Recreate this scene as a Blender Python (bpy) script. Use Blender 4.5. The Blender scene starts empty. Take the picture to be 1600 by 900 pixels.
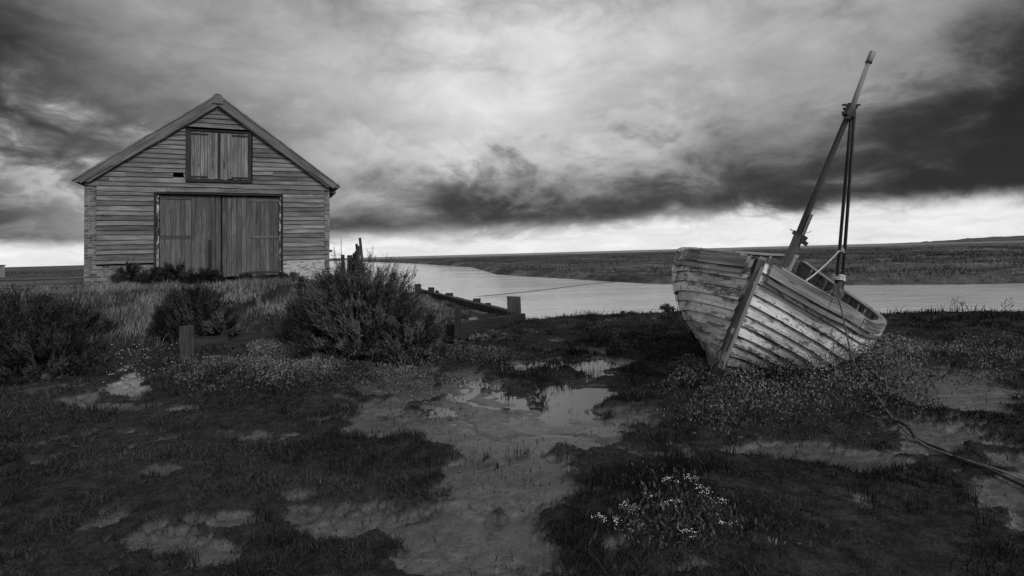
import bpy, math, random
import numpy as np
from mathutils import Vector, Matrix
rng = np.random.default_rng(7)
random.seed(7)
sc = bpy.context.scene
COL = sc.collection
R = math.radians

# ------------------------------------------------------------------ camera
EYE = 1.6
ROLL = R(1.55)
FPX = 889.0                      # focal length in pixels of the 1600 px wide photograph
cam = bpy.data.cameras.new('camera')
cam.sensor_width = 36.0
cam.lens = 36.0 * FPX / 1600.0
cam.shift_y = -(450 - 396) / 1600.0
cam.clip_start = 0.05
cam.clip_end = 20000
camo = bpy.data.objects.new('camera', cam)
COL.objects.link(camo)
camo.matrix_world = Matrix.Translation((0, 0, EYE)) @ Matrix.Rotation(R(90), 4, 'X') @ Matrix.Rotation(-ROLL, 4, 'Z')
sc.camera = camo

# ------------------------------------------------------------------ light
SUN_EL, SUN_AZ = 31.0, 140.0     # azimuth clockwise from +Y (the view direction): behind the camera, to the right
sd = bpy.data.lights.new('sun', 'SUN')
sd.energy = 1.5
sd.angle = R(12)
sd.color = (1.0, 1.0, 1.0)
so = bpy.data.objects.new('sun', sd)
COL.objects.link(so)
dirv = Vector((math.sin(R(SUN_AZ)) * math.cos(R(SUN_EL)), math.cos(R(SUN_AZ)) * math.cos(R(SUN_EL)), math.sin(R(SUN_EL))))
so.rotation_euler = dirv.to_track_quat('Z', 'Y').to_euler()

sc.view_settings.view_transform = 'Standard'
sc.view_settings.look = 'None'
sc.view_settings.exposure = 0.22
sc.view_settings.gamma = 1.0
sc.view_settings.use_curve_mapping = False
sc.render.engine = 'CYCLES'
sc.cycles.max_bounces = 6
sc.cycles.diffuse_bounces = 3
sc.cycles.glossy_bounces = 3
sc.cycles.use_denoising = True


class NT:
    """tiny helper round a node tree"""
    def __init__(s, nt):
        s.nt = nt; s.n = nt.nodes; s.l = nt.links
    def node(s, t, **kw):
        x = s.n.new(t)
        for k, v in kw.items(): setattr(x, k, v)
        return x
    def put(s, sock, v):
        if hasattr(v, 'is_output') or isinstance(v, bpy.types.NodeSocket): s.l.new(v, sock)
        else: sock.default_value = v
    def m(s, op, a, b=None, c=None, clamp=False):
        x = s.node('ShaderNodeMath', operation=op); x.use_clamp = clamp
        s.put(x.inputs[0], a)
        if b is not None: s.put(x.inputs[1], b)
        if c is not None: s.put(x.inputs[2], c)
        return x.outputs[0]
    def vm(s, op, a, b=None):
        x = s.node('ShaderNodeVectorMath', operation=op)
        s.put(x.inputs[0], a)
        if b is not None: s.put(x.inputs[1], b)
        return x.outputs[0]
    def noise(s, vec, scale, detail=4, rough=.55, dist=0):
        x = s.node('ShaderNodeTexNoise')
        s.put(x.inputs['Vector'], vec); x.inputs['Scale'].default_value = scale
        x.inputs['Detail'].default_value = detail; x.inputs['Roughness'].default_value = rough
        x.inputs['Distortion'].default_value = dist
        return x.outputs['Fac']
    def ramp(s, f, lo, hi, a=0., b=1., smooth=True):
        x = s.node('ShaderNodeMapRange')
        x.interpolation_type = 'SMOOTHSTEP' if smooth else 'LINEAR'
        s.put(x.inputs['Value'], f)
        for k, v in (('From Min', lo), ('From Max', hi), ('To Min', a), ('To Max', b)): s.put(x.inputs[k], v)
        return x.outputs[0]
    def mix(s, f, a, b):                      # float mix
        x = s.node('ShaderNodeMix'); x.data_type = 'FLOAT'
        s.put(x.inputs[0], f); s.put(x.inputs[2], a); s.put(x.inputs[3], b)
        return x.outputs[0]
    def xyz(s, v):
        x = s.node('ShaderNodeSeparateXYZ'); s.put(x.inputs[0], v); return x.outputs
    def comb(s, x_, y_, z_):
        x = s.node('ShaderNodeCombineXYZ')
        for i, v in enumerate((x_, y_, z_)): s.put(x.inputs[i], v)
        return x.outputs[0]


# ------------------------------------------------------------------ sky (world)
world = bpy.data.worlds.new('World')
sc.world = world
world.use_nodes = True
w = NT(world.node_tree)
w.n.clear()
tc = w.node('ShaderNodeTexCoord').outputs['Generated']
d = w.xyz(tc)
az = w.m('MULTIPLY', w.m('ARCTAN2', d[0], d[1]), 57.2958)
el = w.m('MULTIPLY', w.m('ARCSINE', d[2]), 57.2958)
zc = w.m('ADD', w.m('MAXIMUM', d[2], 0.0), 0.10)
planar = w.comb(w.m('DIVIDE', d[0], zc), w.m('DIVIDE', d[1], zc), 0.0)      # a cloud layer overhead, seen in perspective
dirn = w.vm('MULTIPLY', tc, (1.0, 1.0, 1.9))
n_big = w.noise(dirn, 3.2, 9, .58, .3)
n_puff = w.noise(w.vm('ADD', dirn, (5., 2., 1.)), 6.0, 10, .62, .35)
n_layer = w.noise(w.vm('MULTIPLY', planar, (1., .55, 1.)), .85, 8, .52, .4)
n_w2 = w.noise(w.vm('ADD', dirn, (9., 4., 7.)), 4.0, 8, .6, .2)
vor = w.node('ShaderNodeTexVoronoi'); vor.feature = 'F1'; vor.inputs['Scale'].default_value = 6.5; vor.inputs['Detail'].default_value = 4; vor.inputs['Roughness'].default_value = .55; vor.inputs['Lacunarity'].default_value = 2.2
nw = w.node('ShaderNodeTexNoise'); nw.inputs['Scale'].default_value = 3.0; nw.inputs['Detail'].default_value = 4; w.l.new(dirn, nw.inputs['Vector'])
w.l.new(w.vm('ADD', dirn, w.vm('MULTIPLY', w.vm('SUBTRACT', nw.outputs['Color'], (.5, .5, .5)), (.35, .35, .35))), vor.inputs['Vector'])
puff = w.m('SUBTRACT', .50, vor.outputs['Distance'])
azw = w.m('ADD', az, w.m('MULTIPLY', w.m('SUBTRACT', n_big, .5), 12.))
elw = w.m('ADD', el, w.m('ADD', w.m('MULTIPLY', w.m('SUBTRACT', n_w2, .5), 5.), w.m('ADD', w.m('MULTIPLY', w.m('SUBTRACT', n_puff, .5), 4.), w.m('ADD', -1.3, w.m('MULTIPLY', puff, -7.)))))
def blob(a, e, sa, se, wt):
    p = w.m('POWER', w.m('DIVIDE', w.m('SUBTRACT', azw, a), sa), 2.)
    q = w.m('POWER', w.m('DIVIDE', w.m('SUBTRACT', elw, e), se), 2.)
    return w.m('MULTIPLY', w.m('EXPONENT', w.m('MULTIPLY', w.m('ADD', p, q), -1.)), wt)
DARK = [(-47, 17, 11, 8, .56), (-30, 15, 8, 3, .12), (-47, 4.8, 7, 3.4, .46), (-21, 4.2, 8, 2.2, .20), (-10, 3.8, 9, 2.6, .18), (-1, 7.2, 6, 3.2, .20),
        (5, 4.3, 10, 2.8, .22), (14, 6.4, 8, 3.6, .18), (27, 5.6, 8, 4.2, .30), (37, 9.5, 9, 5.5, .38), (47, 13, 7, 9, .52)]
LITE = [(-1, 20, 17, 9, .22), (-8, 11.5, 10, 2.6, .16), (14, 13.5, 8, 3.0, .12), (-40, 9.6, 9, 1.7, .17), (14, 24, 12, 7, .06), (30, 19, 8, 4, .06)]
dk = None
for b in DARK:
    g = blob(*b); dk = g if dk is None else w.m('ADD', dk, g)
azk, elk = azw, elw                                              # broad soft banks, hardly ragged
azw = w.m('ADD', az, w.m('MULTIPLY', w.m('SUBTRACT', n_big, .5), 8.)); elw = w.m('ADD', w.m('ADD', el, w.m('MULTIPLY', w.m('SUBTRACT', n_w2, .5), 4.)), w.m('MULTIPLY', w.m('SUBTRACT', n_puff, .5), 3.))
for b in [(-13, 4.6, 9, 2.4, .20), (-3, 6.3, 8, 3.0, .15), (8, 5.4, 10, 3.2, .13), (22, 7.5, 9, 4.4, .12)]:
    dk = w.m('ADD', dk, blob(*b))
azw, elw = azk, elk
lt = None
for b in LITE:
    g = blob(*b); lt = g if lt is None else w.m('ADD', lt, g)
elh = w.m('SUBTRACT', el, w.m('MULTIPLY', az, .030))            # the cloud base drops towards the left
under = w.ramp(w.m('ADD', elh, w.m('MULTIPLY', w.m('SUBTRACT', n_puff, .5), 3.0)), 2.0, 3.6)
dk = w.m('MULTIPLY', dk, under)
tone = w.m('ADD', .61, lt)
tone = w.m('SUBTRACT', tone, w.m('MULTIPLY', dk, .86))
tex = w.m('ADD', w.m('MULTIPLY', w.m('SUBTRACT', n_layer, .5), .34), w.m('MULTIPLY', w.m('SUBTRACT', n_puff, .5), .30))
tex = w.m('ADD', tex, w.m('MULTIPLY', puff, w.m('ADD', .07, w.m('MULTIPLY', dk, .40))))
tone = w.m('ADD', tone, tex)
# bright clear band along the horizon, streaked
streak = w.noise(w.comb(w.m('MULTIPLY', az, .09), w.m('ADD', w.m('MULTIPLY', el, .60), w.m('MULTIPLY', puff, .8)), 0.), 1.6, 7, .62, .3)
band = w.m('ADD', .86, w.m('MULTIPLY', w.m('SUBTRACT', streak, .5), .30))
tone = w.mix(w.ramp(w.m('ADD', elw, w.m('MULTIPLY', w.m('SUBTRACT', elh, elw), .80)), 2.1, 3.6), band, tone)
# unseen overcast behind the viewer, brightened as fill light
back = w.ramp(d[1], .25, -.35)
tone = w.mix(back, tone, w.m('ADD', .80, tex))
tone = w.m('SMOOTH_MAX', tone, w.m('ADD', .18, w.m('MULTIPLY', tex, 1.1)), .14)
lin = w.m('MULTIPLY', w.m('POWER', tone, 2.2), 10.0)
sky = w.node('ShaderNodeTexSky', sky_type='NISHITA')
sky.sun_disc = False
sky.sun_elevation = R(SUN_EL)
sky.sun_rotation = R(SUN_AZ)
bw = w.node('ShaderNodeRGBToBW'); w.l.new(sky.outputs[0], bw.inputs[0])
val = w.mix(.94, bw.outputs[0], lin)
bg = w.node('ShaderNodeBackground'); bg.inputs['Strength'].default_value = .1
w.l.new(w.comb(val, val, val), bg.inputs['Color'])
w.l.new(bg.outputs[0], w.node('ShaderNodeOutputWorld').inputs[0])
world.cycles.sampling_method = 'MANUAL'
world.cycles.sample_map_resolution = 1024

# ------------------------------------------------------------------ helpers
def ray(px, py, Y):
    """the place at depth Y that the photograph shows at pixel px, py (used once, to survey the site)"""
    x = (px - 800) / FPX; y = -(py - 396) / FPX
    c, s = math.cos(ROLL), math.sin(ROLL)
    return Vector(((x * c + y * s) * Y, Y, EYE + (-x * s + y * c) * Y))
def ground_pt(px, py, z=0.0):
    q = ray(px, py, 1.0)
    t = (z - EYE) / (q.z - EYE)
    return Vector((q.x * t, t, z))
def to_px(x, y, z=0.0):
    u = x / y; v = (z - EYE) / y
    c, s = math.cos(ROLL), math.sin(ROLL)
    return 800 + FPX * (u * c - v * s), 396 - FPX * (u * s + v * c)

def _h(ix, iy, seed):
    a = (ix.astype(np.int64) * 374761393 + iy.astype(np.int64) * 668265263 + seed * 974634777) & 0x7fffffff
    a = ((a ^ (a >> 13)) * 1274126177) & 0x7fffffff
    return ((a ^ (a >> 16)) & 0xffff) / 65535.0
def vnoise(x, y, seed=0):
    ix = np.floor(x); iy = np.floor(y); fx = x - ix; fy = y - iy
    fx = fx * fx * (3 - 2 * fx); fy = fy * fy * (3 - 2 * fy)
    a = _h(ix, iy, seed); b = _h(ix + 1, iy, seed); c = _h(ix, iy + 1, seed); d_ = _h(ix + 1, iy + 1, seed)
    return (a * (1 - fx) + b * fx) * (1 - fy) + (c * (1 - fx) + d_ * fx) * fy - .5
def fbm(x, y, sc_=1.0, oct_=4, seed=0, gain=.5):
    r = 0; a = 1.0
    for i in range(oct_):
        r = r + a * vnoise(x * sc_ + 17.3 * i, y * sc_ - 9.1 * i, seed + i); sc_ *= 2.03; a *= gain
    return r
def sstep(x, a, b):
    t = np.clip((x - a) / (b - a), 0, 1); return t * t * (3 - 2 * t)

def mesh_np(name, V, F, mat, parent=None, attrs=None, smooth=False, quads=True):
    """V (n,3); F (m,k) array of equal-sized faces, or a list of such arrays"""
    if not isinstance(F, list): F = [F]
    me = bpy.data.meshes.new(name)
    V = np.asarray(V, np.float32)
    me.vertices.add(len(V)); me.vertices.foreach_set('co', V.ravel())
    tot = sum(f.size for f in F); nf = sum(len(f) for f in F)
    me.loops.add(tot); me.polygons.add(nf)
    me.loops.foreach_set('vertex_index', np.concatenate([f.ravel() for f in F]).astype(np.int32))
    st = []; o = 0
    for f in F:
        st.append(o + np.arange(len(f)) * f.shape[1]); o += f.size
    me.polygons.foreach_set('loop_start', np.concatenate(st).astype(np.int32))
    me.polygons.foreach_set('use_smooth', np.full(nf, smooth, bool))
    me.update(calc_edges=True)
    for k, a in (attrs or {}).items():
        a = np.asarray(a, np.float32)
        if a.ndim == 1:
            at = me.attributes.new(k, 'FLOAT', 'POINT'); at.data.foreach_set('value', a)
        else:
            at = me.attributes.new(k, 'FLOAT_VECTOR', 'POINT'); at.data.foreach_set('vector', a.ravel())
    me.materials.append(mat)
    ob = bpy.data.objects.new(name, me); COL.objects.link(ob)
    if parent is not None: ob.parent = parent
    return ob
def tag(o, label=None, cat=None, group=None, kind=None):
    if label: o['label'] = label
    if cat: o['category'] = cat
    if group: o['group'] = group
    if kind: o['kind'] = kind
    return o
def thing(name, loc, label, cat, group=None, mat=None):
    o = bpy.data.objects.new(name, None); COL.objects.link(o)
    o.empty_display_size = .3
    if mat is not None: o.matrix_world = mat
    else: o.location = loc
    return tag(o, label, cat, group)

class MB:
    """collects boards, bars and tubes in one mesh; wc = coordinate along / across the grain, rnd = one number per board"""
    def __init__(s): s.V = []; s.F = []; s.W = []; s.Rn = []; s.n = 0
    def add(s, V, F, W, rnd):
        V = np.asarray(V, float)
        s.V.append(V); s.F += [tuple(i + s.n for i in f) for f in F]
        s.W.append(np.asarray(W, float) + np.array([rnd * 37.0, rnd * 91.0, rnd * 53.0])); s.Rn.append(np.full(len(V), rnd)); s.n += len(V)
    def board(s, a, b, up, wid, thk, rnd=None, nseg=1, jit=0.0, tw=0.0, endjit=0.0, wid2=None):
        """a board from a to b; `up` is the direction of its width; thk its thickness"""
        rnd = random.random() if rnd is None else rnd
        a = Vector(a); b = Vector(b); ax = (b - a); L = ax.length; ax.normalize()
        up = Vector(up); up = (up - ax * up.dot(ax)).normalized(); n = ax.cross(up)
        V = []; W = []
        c = min(.006, thk * .2, wid * .2)
        for i in range(nseg + 1):
            t = i / nseg
            p = a.lerp(b, t)
            wd = (wid if wid2 is None else wid * (1 - t) + wid2 * t) / 2
            j = [random.uniform(-jit, jit) for _ in range(8)]
            for k, (su, sn) in enumerate(((-1, -1), (1, -1), (1, 1), (-1, 1))):
                e = random.uniform(-endjit, endjit) if i in (0, nseg) else 0
                q = p + up * (su * wd + j[k]) + n * (sn * thk / 2 + j[k + 4] * .6) + ax * e
                V.append(q); W.append((t * L, su * wd, sn * thk / 2))
        F = []
        for i in range(nseg):
            for k in range(4):
                F.append((i * 4 + k, i * 4 + (k + 1) % 4, i * 4 + 4 + (k + 1) % 4, i * 4 + 4 + k))
        F.append((3, 2, 1, 0)); m = nseg * 4; F.append((m, m + 1, m + 2, m + 3))
        s.add(V, F, W, rnd)
    def tube(s, pts, r, k=8, rnd=None, cap=True, wob=0.0):
        rnd = random.random() if rnd is None else rnd
        P = [Vector(p) for p in pts]
        rr = r if hasattr(r, '__len__') else [r] * len(P)
        V = []; W = []; F = []; L = 0
        ref = Vector((0, 0, 1)) if abs((P[-1] - P[0]).normalized().z) < .9 else Vector((1, 0, 0))
        for i, p in enumerate(P):
            t = (P[min(i + 1, len(P) - 1)] - P[max(i - 1, 0)]).normalized()
            u = t.cross(ref).normalized(); v = t.cross(u)
            if i: L += (P[i] - P[i - 1]).length
            for j in range(k):
                a = 2 * math.pi * j / k
                q = rr[i] * (1 + random.uniform(-wob, wob))
                V.append(p + (u * math.cos(a) + v * math.sin(a)) * q); W.append((L, rr[i] * math.cos(a), rr[i] * math.sin(a)))
        for i in range(len(P) - 1):
            for j in range(k):
                F.append((i * k + j, i * k + (j + 1) % k, (i + 1) * k + (j + 1) % k, (i + 1) * k + j))
        if cap:
            F.append(tuple(range(k - 1, -1, -1))); F.append(tuple((len(P) - 1) * k + j for j in range(k)))
        s.add(V, F, W, rnd)
    def prism(s, poly, o, ux, uy, n, thk, rnd=None):
        """2-D outline poly in plane (ux,uy) at o, extruded along n by thk"""
        rnd = random.random() if rnd is None else rnd
        o = Vector(o); k = len(poly); V = []; W = []
        for h in (0, thk):
            for x, y in poly:
                V.append(o + Vector(ux) * x + Vector(uy) * y + Vector(n) * h); W.append((x, y, h))
        F = [tuple(range(k - 1, -1, -1)), tuple(range(k, 2 * k))] + [(i, (i + 1) % k, k + (i + 1) % k, k + i) for i in range(k)]
        s.add(V, F, W, rnd)
    def build(s, name, mat, parent=None, smooth=False):
        me = bpy.data.meshes.new(name)
        V = np.concatenate(s.V)
        me.from_pydata(V.tolist(), [], s.F)
        at = me.attributes.new('wc', 'FLOAT_VECTOR', 'POINT'); at.data.foreach_set('vector', np.concatenate(s.W).astype(np.float32).ravel())
        at = me.attributes.new('rnd', 'FLOAT', 'POINT'); at.data.foreach_set('value', np.concatenate(s.Rn).astype(np.float32))
        if smooth:
            for p in me.polygons: p.use_smooth = True
        me.materials.append(mat)
        ob = bpy.data.objects.new(name, me); COL.objects.link(ob)
        if parent is not None: ob.parent = parent
        return ob

# ------------------------------------------------------------------ materials
def newmat(name):
    m = bpy.data.materials.new(name); m.use_nodes = True
    t = NT(m.node_tree); t.n.clear()
    bs = t.node('ShaderNodeBsdfPrincipled')
    t.l.new(bs.outputs[0], t.node('ShaderNodeOutputMaterial').inputs[0])
    return m, t, bs
def grey(t, v): return t.comb(v, v, v)
def attr(t, n, vec=False):
    a = t.node('ShaderNodeAttribute'); a.attribute_name = n
    return a.outputs['Vector'] if vec else a.outputs['Fac']
def bump(t, bs, h, strength=.5, dist=.01):
    b = t.node('ShaderNodeBump'); b.inputs['Strength'].default_value = strength; b.inputs['Distance'].default_value = dist
    t.l.new(h, b.inputs['Height']); t.l.new(b.outputs[0], bs.inputs['Normal'])

def wood(name, base, var=.35, grain=.35, knots=True, rough=.85, paint=None, paint_cut=.5, gs=1.0, streak=0.0):
    """weathered board: grain along wc.x, one tone per board, knots; optional flaking paint"""
    m, t, bs = newmat(name)
    wc = attr(t, 'wc', True); rn = attr(t, 'rnd')
    g1 = t.noise(t.vm('MULTIPLY', wc, (1.6 * gs, 38. * gs, 38. * gs)), 1.0, 5, .65, .6)
    g2 = t.noise(t.vm('MULTIPLY', wc, (.8 * gs, 5. * gs, 5. * gs)), 1.0, 4, .6)
    v = t.m('MULTIPLY', base, t.m('ADD', 1 - var / 2, t.m('MULTIPLY', rn, var)))
    v = t.m('MULTIPLY', v, t.ramp(g1, .3, .7, 1 - grain, 1 + grain * .6))
    v = t.m('MULTIPLY', v, t.ramp(g2, .3, .7, .72, 1.25))
    if knots:
        vo = t.node('ShaderNodeTexVoronoi'); vo.inputs['Scale'].default_value = 1.0
        t.l.new(t.vm('MULTIPLY', wc, (2.6, 9., 9.)), vo.inputs['Vector'])
        v = t.m('MULTIPLY', v, t.ramp(vo.outputs['Distance'], .05, .16, .35, 1.))
    hgt = g1
    if paint is not None:
        pn = t.noise(t.vm('MULTIPLY', wc, (2.2, 5.5, 5.5)), 1.6, 9, .68, .5)
        pf = t.noise(t.vm('MULTIPLY', wc, (9., 22., 22.)), 1.0, 6, .7)
        pm = t.ramp(t.m('ADD', pn, t.m('MULTIPLY', t.m('SUBTRACT', pf, .5), .35)), paint_cut - .03, paint_cut + .03)
        pv = t.m('MULTIPLY', paint, t.ramp(t.noise(wc, 3., 6, .6), .3, .7, .6, 1.1))
        v = t.mix(pm, v, pv)
        hgt = t.m('ADD', t.m('MULTIPLY', g1, .6), pm)
    t.l.new(grey(t, v), bs.inputs['Base Color'])
    bs.inputs['Roughness'].default_value = rough
    bs.inputs['Specular IOR Level'].default_value = .25
    bump(t, bs, hgt, .6, .006)
    return m
M = {}
M['clad'] = wood('weatherboard_wood', .15, .75, .55)
M['door'] = wood('door_wood', .095, .50, .5)
M['hatch'] = wood('hatch_wood', .17, .35, .5)
M['barge'] = wood('barge_wood', .13, .25, .45)
M['darkwood'] = wood('dark_tarred_wood', .032, .4, .5)
M['post'] = wood('post_wood', .06, .5, .6, knots=False)
M['postlight'] = wood('bleached_post_wood', .22, .5, .6, knots=False)
M['spar'] = wood('spar_wood', .05, .4, .5, knots=False)
M['topspar'] = wood('pale_spar_wood', .22, .2, .4, knots=False)
M['mastlow'] = wood('mast_foot_wood', .13, .3, .6, knots=False, paint=.40, paint_cut=.60)
M['stem'] = wood('stem_wood', .13, .3, .6, paint=.5, paint_cut=.56)
M['rail'] = wood('rail_wood', .24, .8, .6, paint=.58, paint_cut=.66)
M['apron'] = wood('shaded_apron_wood', .06, .3, .7, knots=False, paint=.42, paint_cut=.56)
M['worn'] = wood('worn_rail_wood', .19, .6, .6, paint=.5, paint_cut=.66)
M['rib'] = wood('rib_wood', .14, .9, .5, paint=.5, paint_cut=.56)
def plain(name, v, rough=.8, sp=.3, nv=.3, sc_=8.):
    m, t, bs = newmat(name)
    g = t.node('ShaderNodeNewGeometry')
    n = t.noise(g.outputs['Position'], sc_, 5, .6)
    t.l.new(grey(t, t.m('MULTIPLY', v, t.ramp(n, .3, .7, 1 - nv, 1 + nv))), bs.inputs['Base Color'])
    bs.inputs['Roughness'].default_value = rough; bs.inputs['Specular IOR Level'].default_value = sp
    bump(t, bs, n, .3, .01)
    return m
M['iron'] = plain('rusty_iron', .028, .7, .4, .4, 30)
M['black'] = plain('dark_interior', .012, .95, .1)  # near-black colour standing in for shade behind gaps and openings
M['stone'] = plain('flint_stone', .26, .8, .3, .3, 9)
M['shell'] = plain('pale_rubble', .36, .8, .3, .4, 25)
M['rope'] = wood('pale_rope', .42, .2, .4, knots=False)
M['darkrope'] = wood('tarred_rope', .035, .3, .5, knots=False)
M['render'] = plain('grey_render', .22, .9, .2, .2, 3)
M['flower'] = plain('white_petals', .85, .6, .3, .1)
M['white'] = plain('white_paint', .7, .5, .4, .2, 12)

def foliage(name, lo, hi, rough=.75, spec=.2, transl=0.0):
    m, t, bs = newmat(name)
    rn = attr(t, 'rnd')
    t.l.new(grey(t, t.ramp(t.m('POWER', rn, 1.7), 0, 1, lo, hi, False)), bs.inputs['Base Color'])
    bs.inputs['Roughness'].default_value = rough; bs.inputs['Specular IOR Level'].default_value = spec
    return m
M['turf'] = foliage('dark_turf', .008, .12, .9, .06)
M['drygrass'] = foliage('dry_grass', .04, .30, .8, .1)
M['purslane'] = foliage('grey_leaf', .016, .19, .6, .25)
M['suaeda'] = foliage('shrub_leaf', .014, .15, .85, .08)
M['suaeda2'] = foliage('shrub_leaf_dark', .010, .085, .85, .08)
M['lavender'] = foliage('broad_leaf', .012, .11, .55, .3)
M['marshgrass'] = foliage('marsh_leaf', .022, .13, .9, .05)
M['twig'] = plain('twig_bark', .05, .9, .2)

# brick
def brick(name, base, white=0.0, painted=.62):
    m, t, bs = newmat(name)
    wc = attr(t, 'wc', True)
    x = t.xyz(wc)
    b = t.node('ShaderNodeTexBrick')
    b.offset = .5
    t.l.new(t.comb(t.m('ADD', x[0], x[2]), x[1], 0.), b.inputs['Vector'])
    b.inputs['Scale'].default_value = 1.0
    b.inputs['Brick Width'].default_value = .235; b.inputs['Row Height'].default_value = .078
    b.inputs['Mortar Size'].default_value = .009; b.inputs['Mortar Smooth'].default_value = .3; b.inputs['Bias'].default_value = 0.
    b.inputs['Color1'].default_value = (.35, .35, .35, 1); b.inputs['Color2'].default_value = (1.25, 1.25, 1.25, 1); b.inputs['Mortar'].default_value = (1.35, 1.35, 1.35, 1)
    s_ = t.node('ShaderNodeRGBToBW'); t.l.new(b.outputs['Color'], s_.inputs[0])
    n = t.noise(wc, 5., 5, .6)
    v = t.m('MULTIPLY', t.m('MULTIPLY', base, s_.outputs[0]), t.ramp(n, .3, .7, .65, 1.25))
    if white:
        wn = t.noise(t.vm('MULTIPLY', wc, (1., 2.5, 1.)), 6., 6, .7)
        mm = t.m('MULTIPLY', t.ramp(wn, 1 - white - .05, 1 - white + .05), t.ramp(s_.outputs[0], .2, .55, .15, 1.))
        v = t.mix(mm, v, painted)
    t.l.new(grey(t, v), bs.inputs['Base Color'])
    bs.inputs['Roughness'].default_value = .9; bs.inputs['Specular IOR Level'].default_value = .15
    bump(t, bs, t.m('ADD', t.m('SUBTRACT', 1., b.outputs['Fac']), t.m('MULTIPLY', n, .4)), .6, .012)
    return m
M['brick'] = brick('old_brick', .17)
M['brickwhite'] = brick('limewashed_brick', .17, .55, .42)

# ground: wet mud where bare, dark soil under the turf
def ground_mat():
    m, t, bs = newmat('mud_and_soil')
    g = t.node('ShaderNodeNewGeometry'); P = g.outputs['Position']
    veg = attr(t, 'veg'); wet = attr(t, 'wet'); sand = attr(t, 'sand')
    n1 = t.noise(P, 1.3, 7, .62); n2 = t.noise(P, 9., 6, .65); n3 = t.noise(P, 45., 4, .6)
    nst = t.noise(t.vm('MULTIPLY', P, (1., 3., 1.)), 3.0, 6, .6, .8)
    mud = t.m('MULTIPLY', .080, t.ramp(n1, .3, .7, .62, 1.35))
    mud = t.m('MULTIPLY', mud, t.ramp(n2, .3, .7, .75, 1.25))
    mud = t.m('MULTIPLY', mud, t.ramp(nst, .35, .65, .8, 1.2))
    mud = t.m('MULTIPLY', mud, t.ramp(n3, .30, .75, .75, 1.2))
    mud = t.m('MULTIPLY', mud, t.mix(wet, 1.0, .75))
    mud = t.mix(sand, mud, t.m('MULTIPLY', t.ramp(n2, .3, .7, .14, .30), 1.))
    soil = t.m('MULTIPLY', .028, t.ramp(n2, .3, .7, .5, 1.5))
    edge = t.ramp(t.m('ADD', veg, t.m('ADD', t.m('MULTIPLY', t.m('SUBTRACT', n2, .5), .9), t.m('MULTIPLY', t.m('SUBTRACT', n3, .5), .7))), .30, .85)
    t.l.new(grey(t, t.mix(edge, mud, soil)), bs.inputs['Base Color'])
    rough = t.mix(wet, t.ramp(n1, .35, .65, .42, .80), t.ramp(n1, .38, .62, .06, .30))
    t.l.new(t.mix(edge, rough, .9), bs.inputs['Roughness'])
    t.l.new(t.mix(edge, .5, .05), bs.inputs['Specular IOR Level'])
    vc = t.node('ShaderNodeTexVoronoi'); vc.feature = 'DISTANCE_TO_EDGE'; vc.inputs['Scale'].default_value = 7.5
    t.l.new(t.vm('ADD', P, t.vm('MULTIPLY', t.comb(n2, n3, 0.), (.25, .25, 0.))), vc.inputs['Vector'])
    crack = t.m('MULTIPLY', t.ramp(vc.outputs['Distance'], .0, .05, -.5, 0.), t.ramp(n1, .48, .6, 0., 1.))
    h = t.m('ADD', crack, t.m('ADD', t.m('MULTIPLY', n2, 1.0), t.m('ADD', t.m('MULTIPLY', n3, .40), t.m('MULTIPLY', nst, .8))))
    b = t.node('ShaderNodeBump'); b.inputs['Distance'].default_value = .035
    t.l.new(t.mix(wet, .85, .12), b.inputs['Strength'])
    t.l.new(h, b.inputs['Height']); t.l.new(b.outputs[0], bs.inputs['Normal'])
    return m
M['ground'] = ground_mat()
def marsh_mat():
    m, t, bs = newmat('far_marsh')
    g = t.node('ShaderNodeNewGeometry'); P = g.outputs['Position']
    n1 = t.noise(t.vm('MULTIPLY', P, (.03, .16, .1)), 1., 6, .6); n2 = t.noise(t.vm('MULTIPLY', P, (1.6, 1.6, 2.)), 1., 5, .6)
    v = t.m('MULTIPLY', .085, t.m('MULTIPLY', t.ramp(n1, .32, .68, .45, 1.6), t.ramp(n2, .3, .7, .6, 1.4)))
    t.l.new(grey(t, v), bs.inputs['Base Color']); bs.inputs['Roughness'].default_value = .95; bs.inputs['Specular IOR Level'].default_value = .05
    bump(t, bs, n2, 1., .25)
    return m
M['marsh'] = marsh_mat()
def water_mat(name, sx, sy, strength, dist, base=.03, rough=.06):
    m, t, bs = newmat(name)
    g = t.node('ShaderNodeNewGeometry'); P = g.outputs['Position']
    Q = t.vm('MULTIPLY', P, (sx, sy, 1.))
    n = t.noise(Q, 1., 5, .55, .5); n2 = t.noise(t.vm('MULTIPLY', Q, (3.1, 3.1, 1.)), 1., 4, .6)
    big = t.noise(t.vm('MULTIPLY', P, (.12, .35, 1.)), 1., 4, .55)
    bs.inputs['Base Color'].default_value = (base, base, base, 1)
    bs.inputs['IOR'].default_value = 1.33
    t.l.new(t.ramp(big, .35, .65, rough, rough * 2.6), bs.inputs['Roughness'])
    b = t.node('ShaderNodeBump'); b.inputs['Distance'].default_value = dist
    t.l.new(t.m('MULTIPLY', strength, t.ramp(big, .35, .65, .5, 1.1)), b.inputs['Strength'])
    t.l.new(t.m('ADD', n, t.m('MULTIPLY', n2, .4)), b.inputs['Height']); t.l.new(b.outputs[0], bs.inputs['Normal'])
    return m
M['water'] = water_mat('river_water', .8, 3.0, .55, .09, .60, .05)
M['sea'] = water_mat('sea_water', .05, .2, .3, .3, .15, .25)
M['puddle'] = water_mat('puddle_water', 5., 9., .10, .008, .02, .03)

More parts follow.
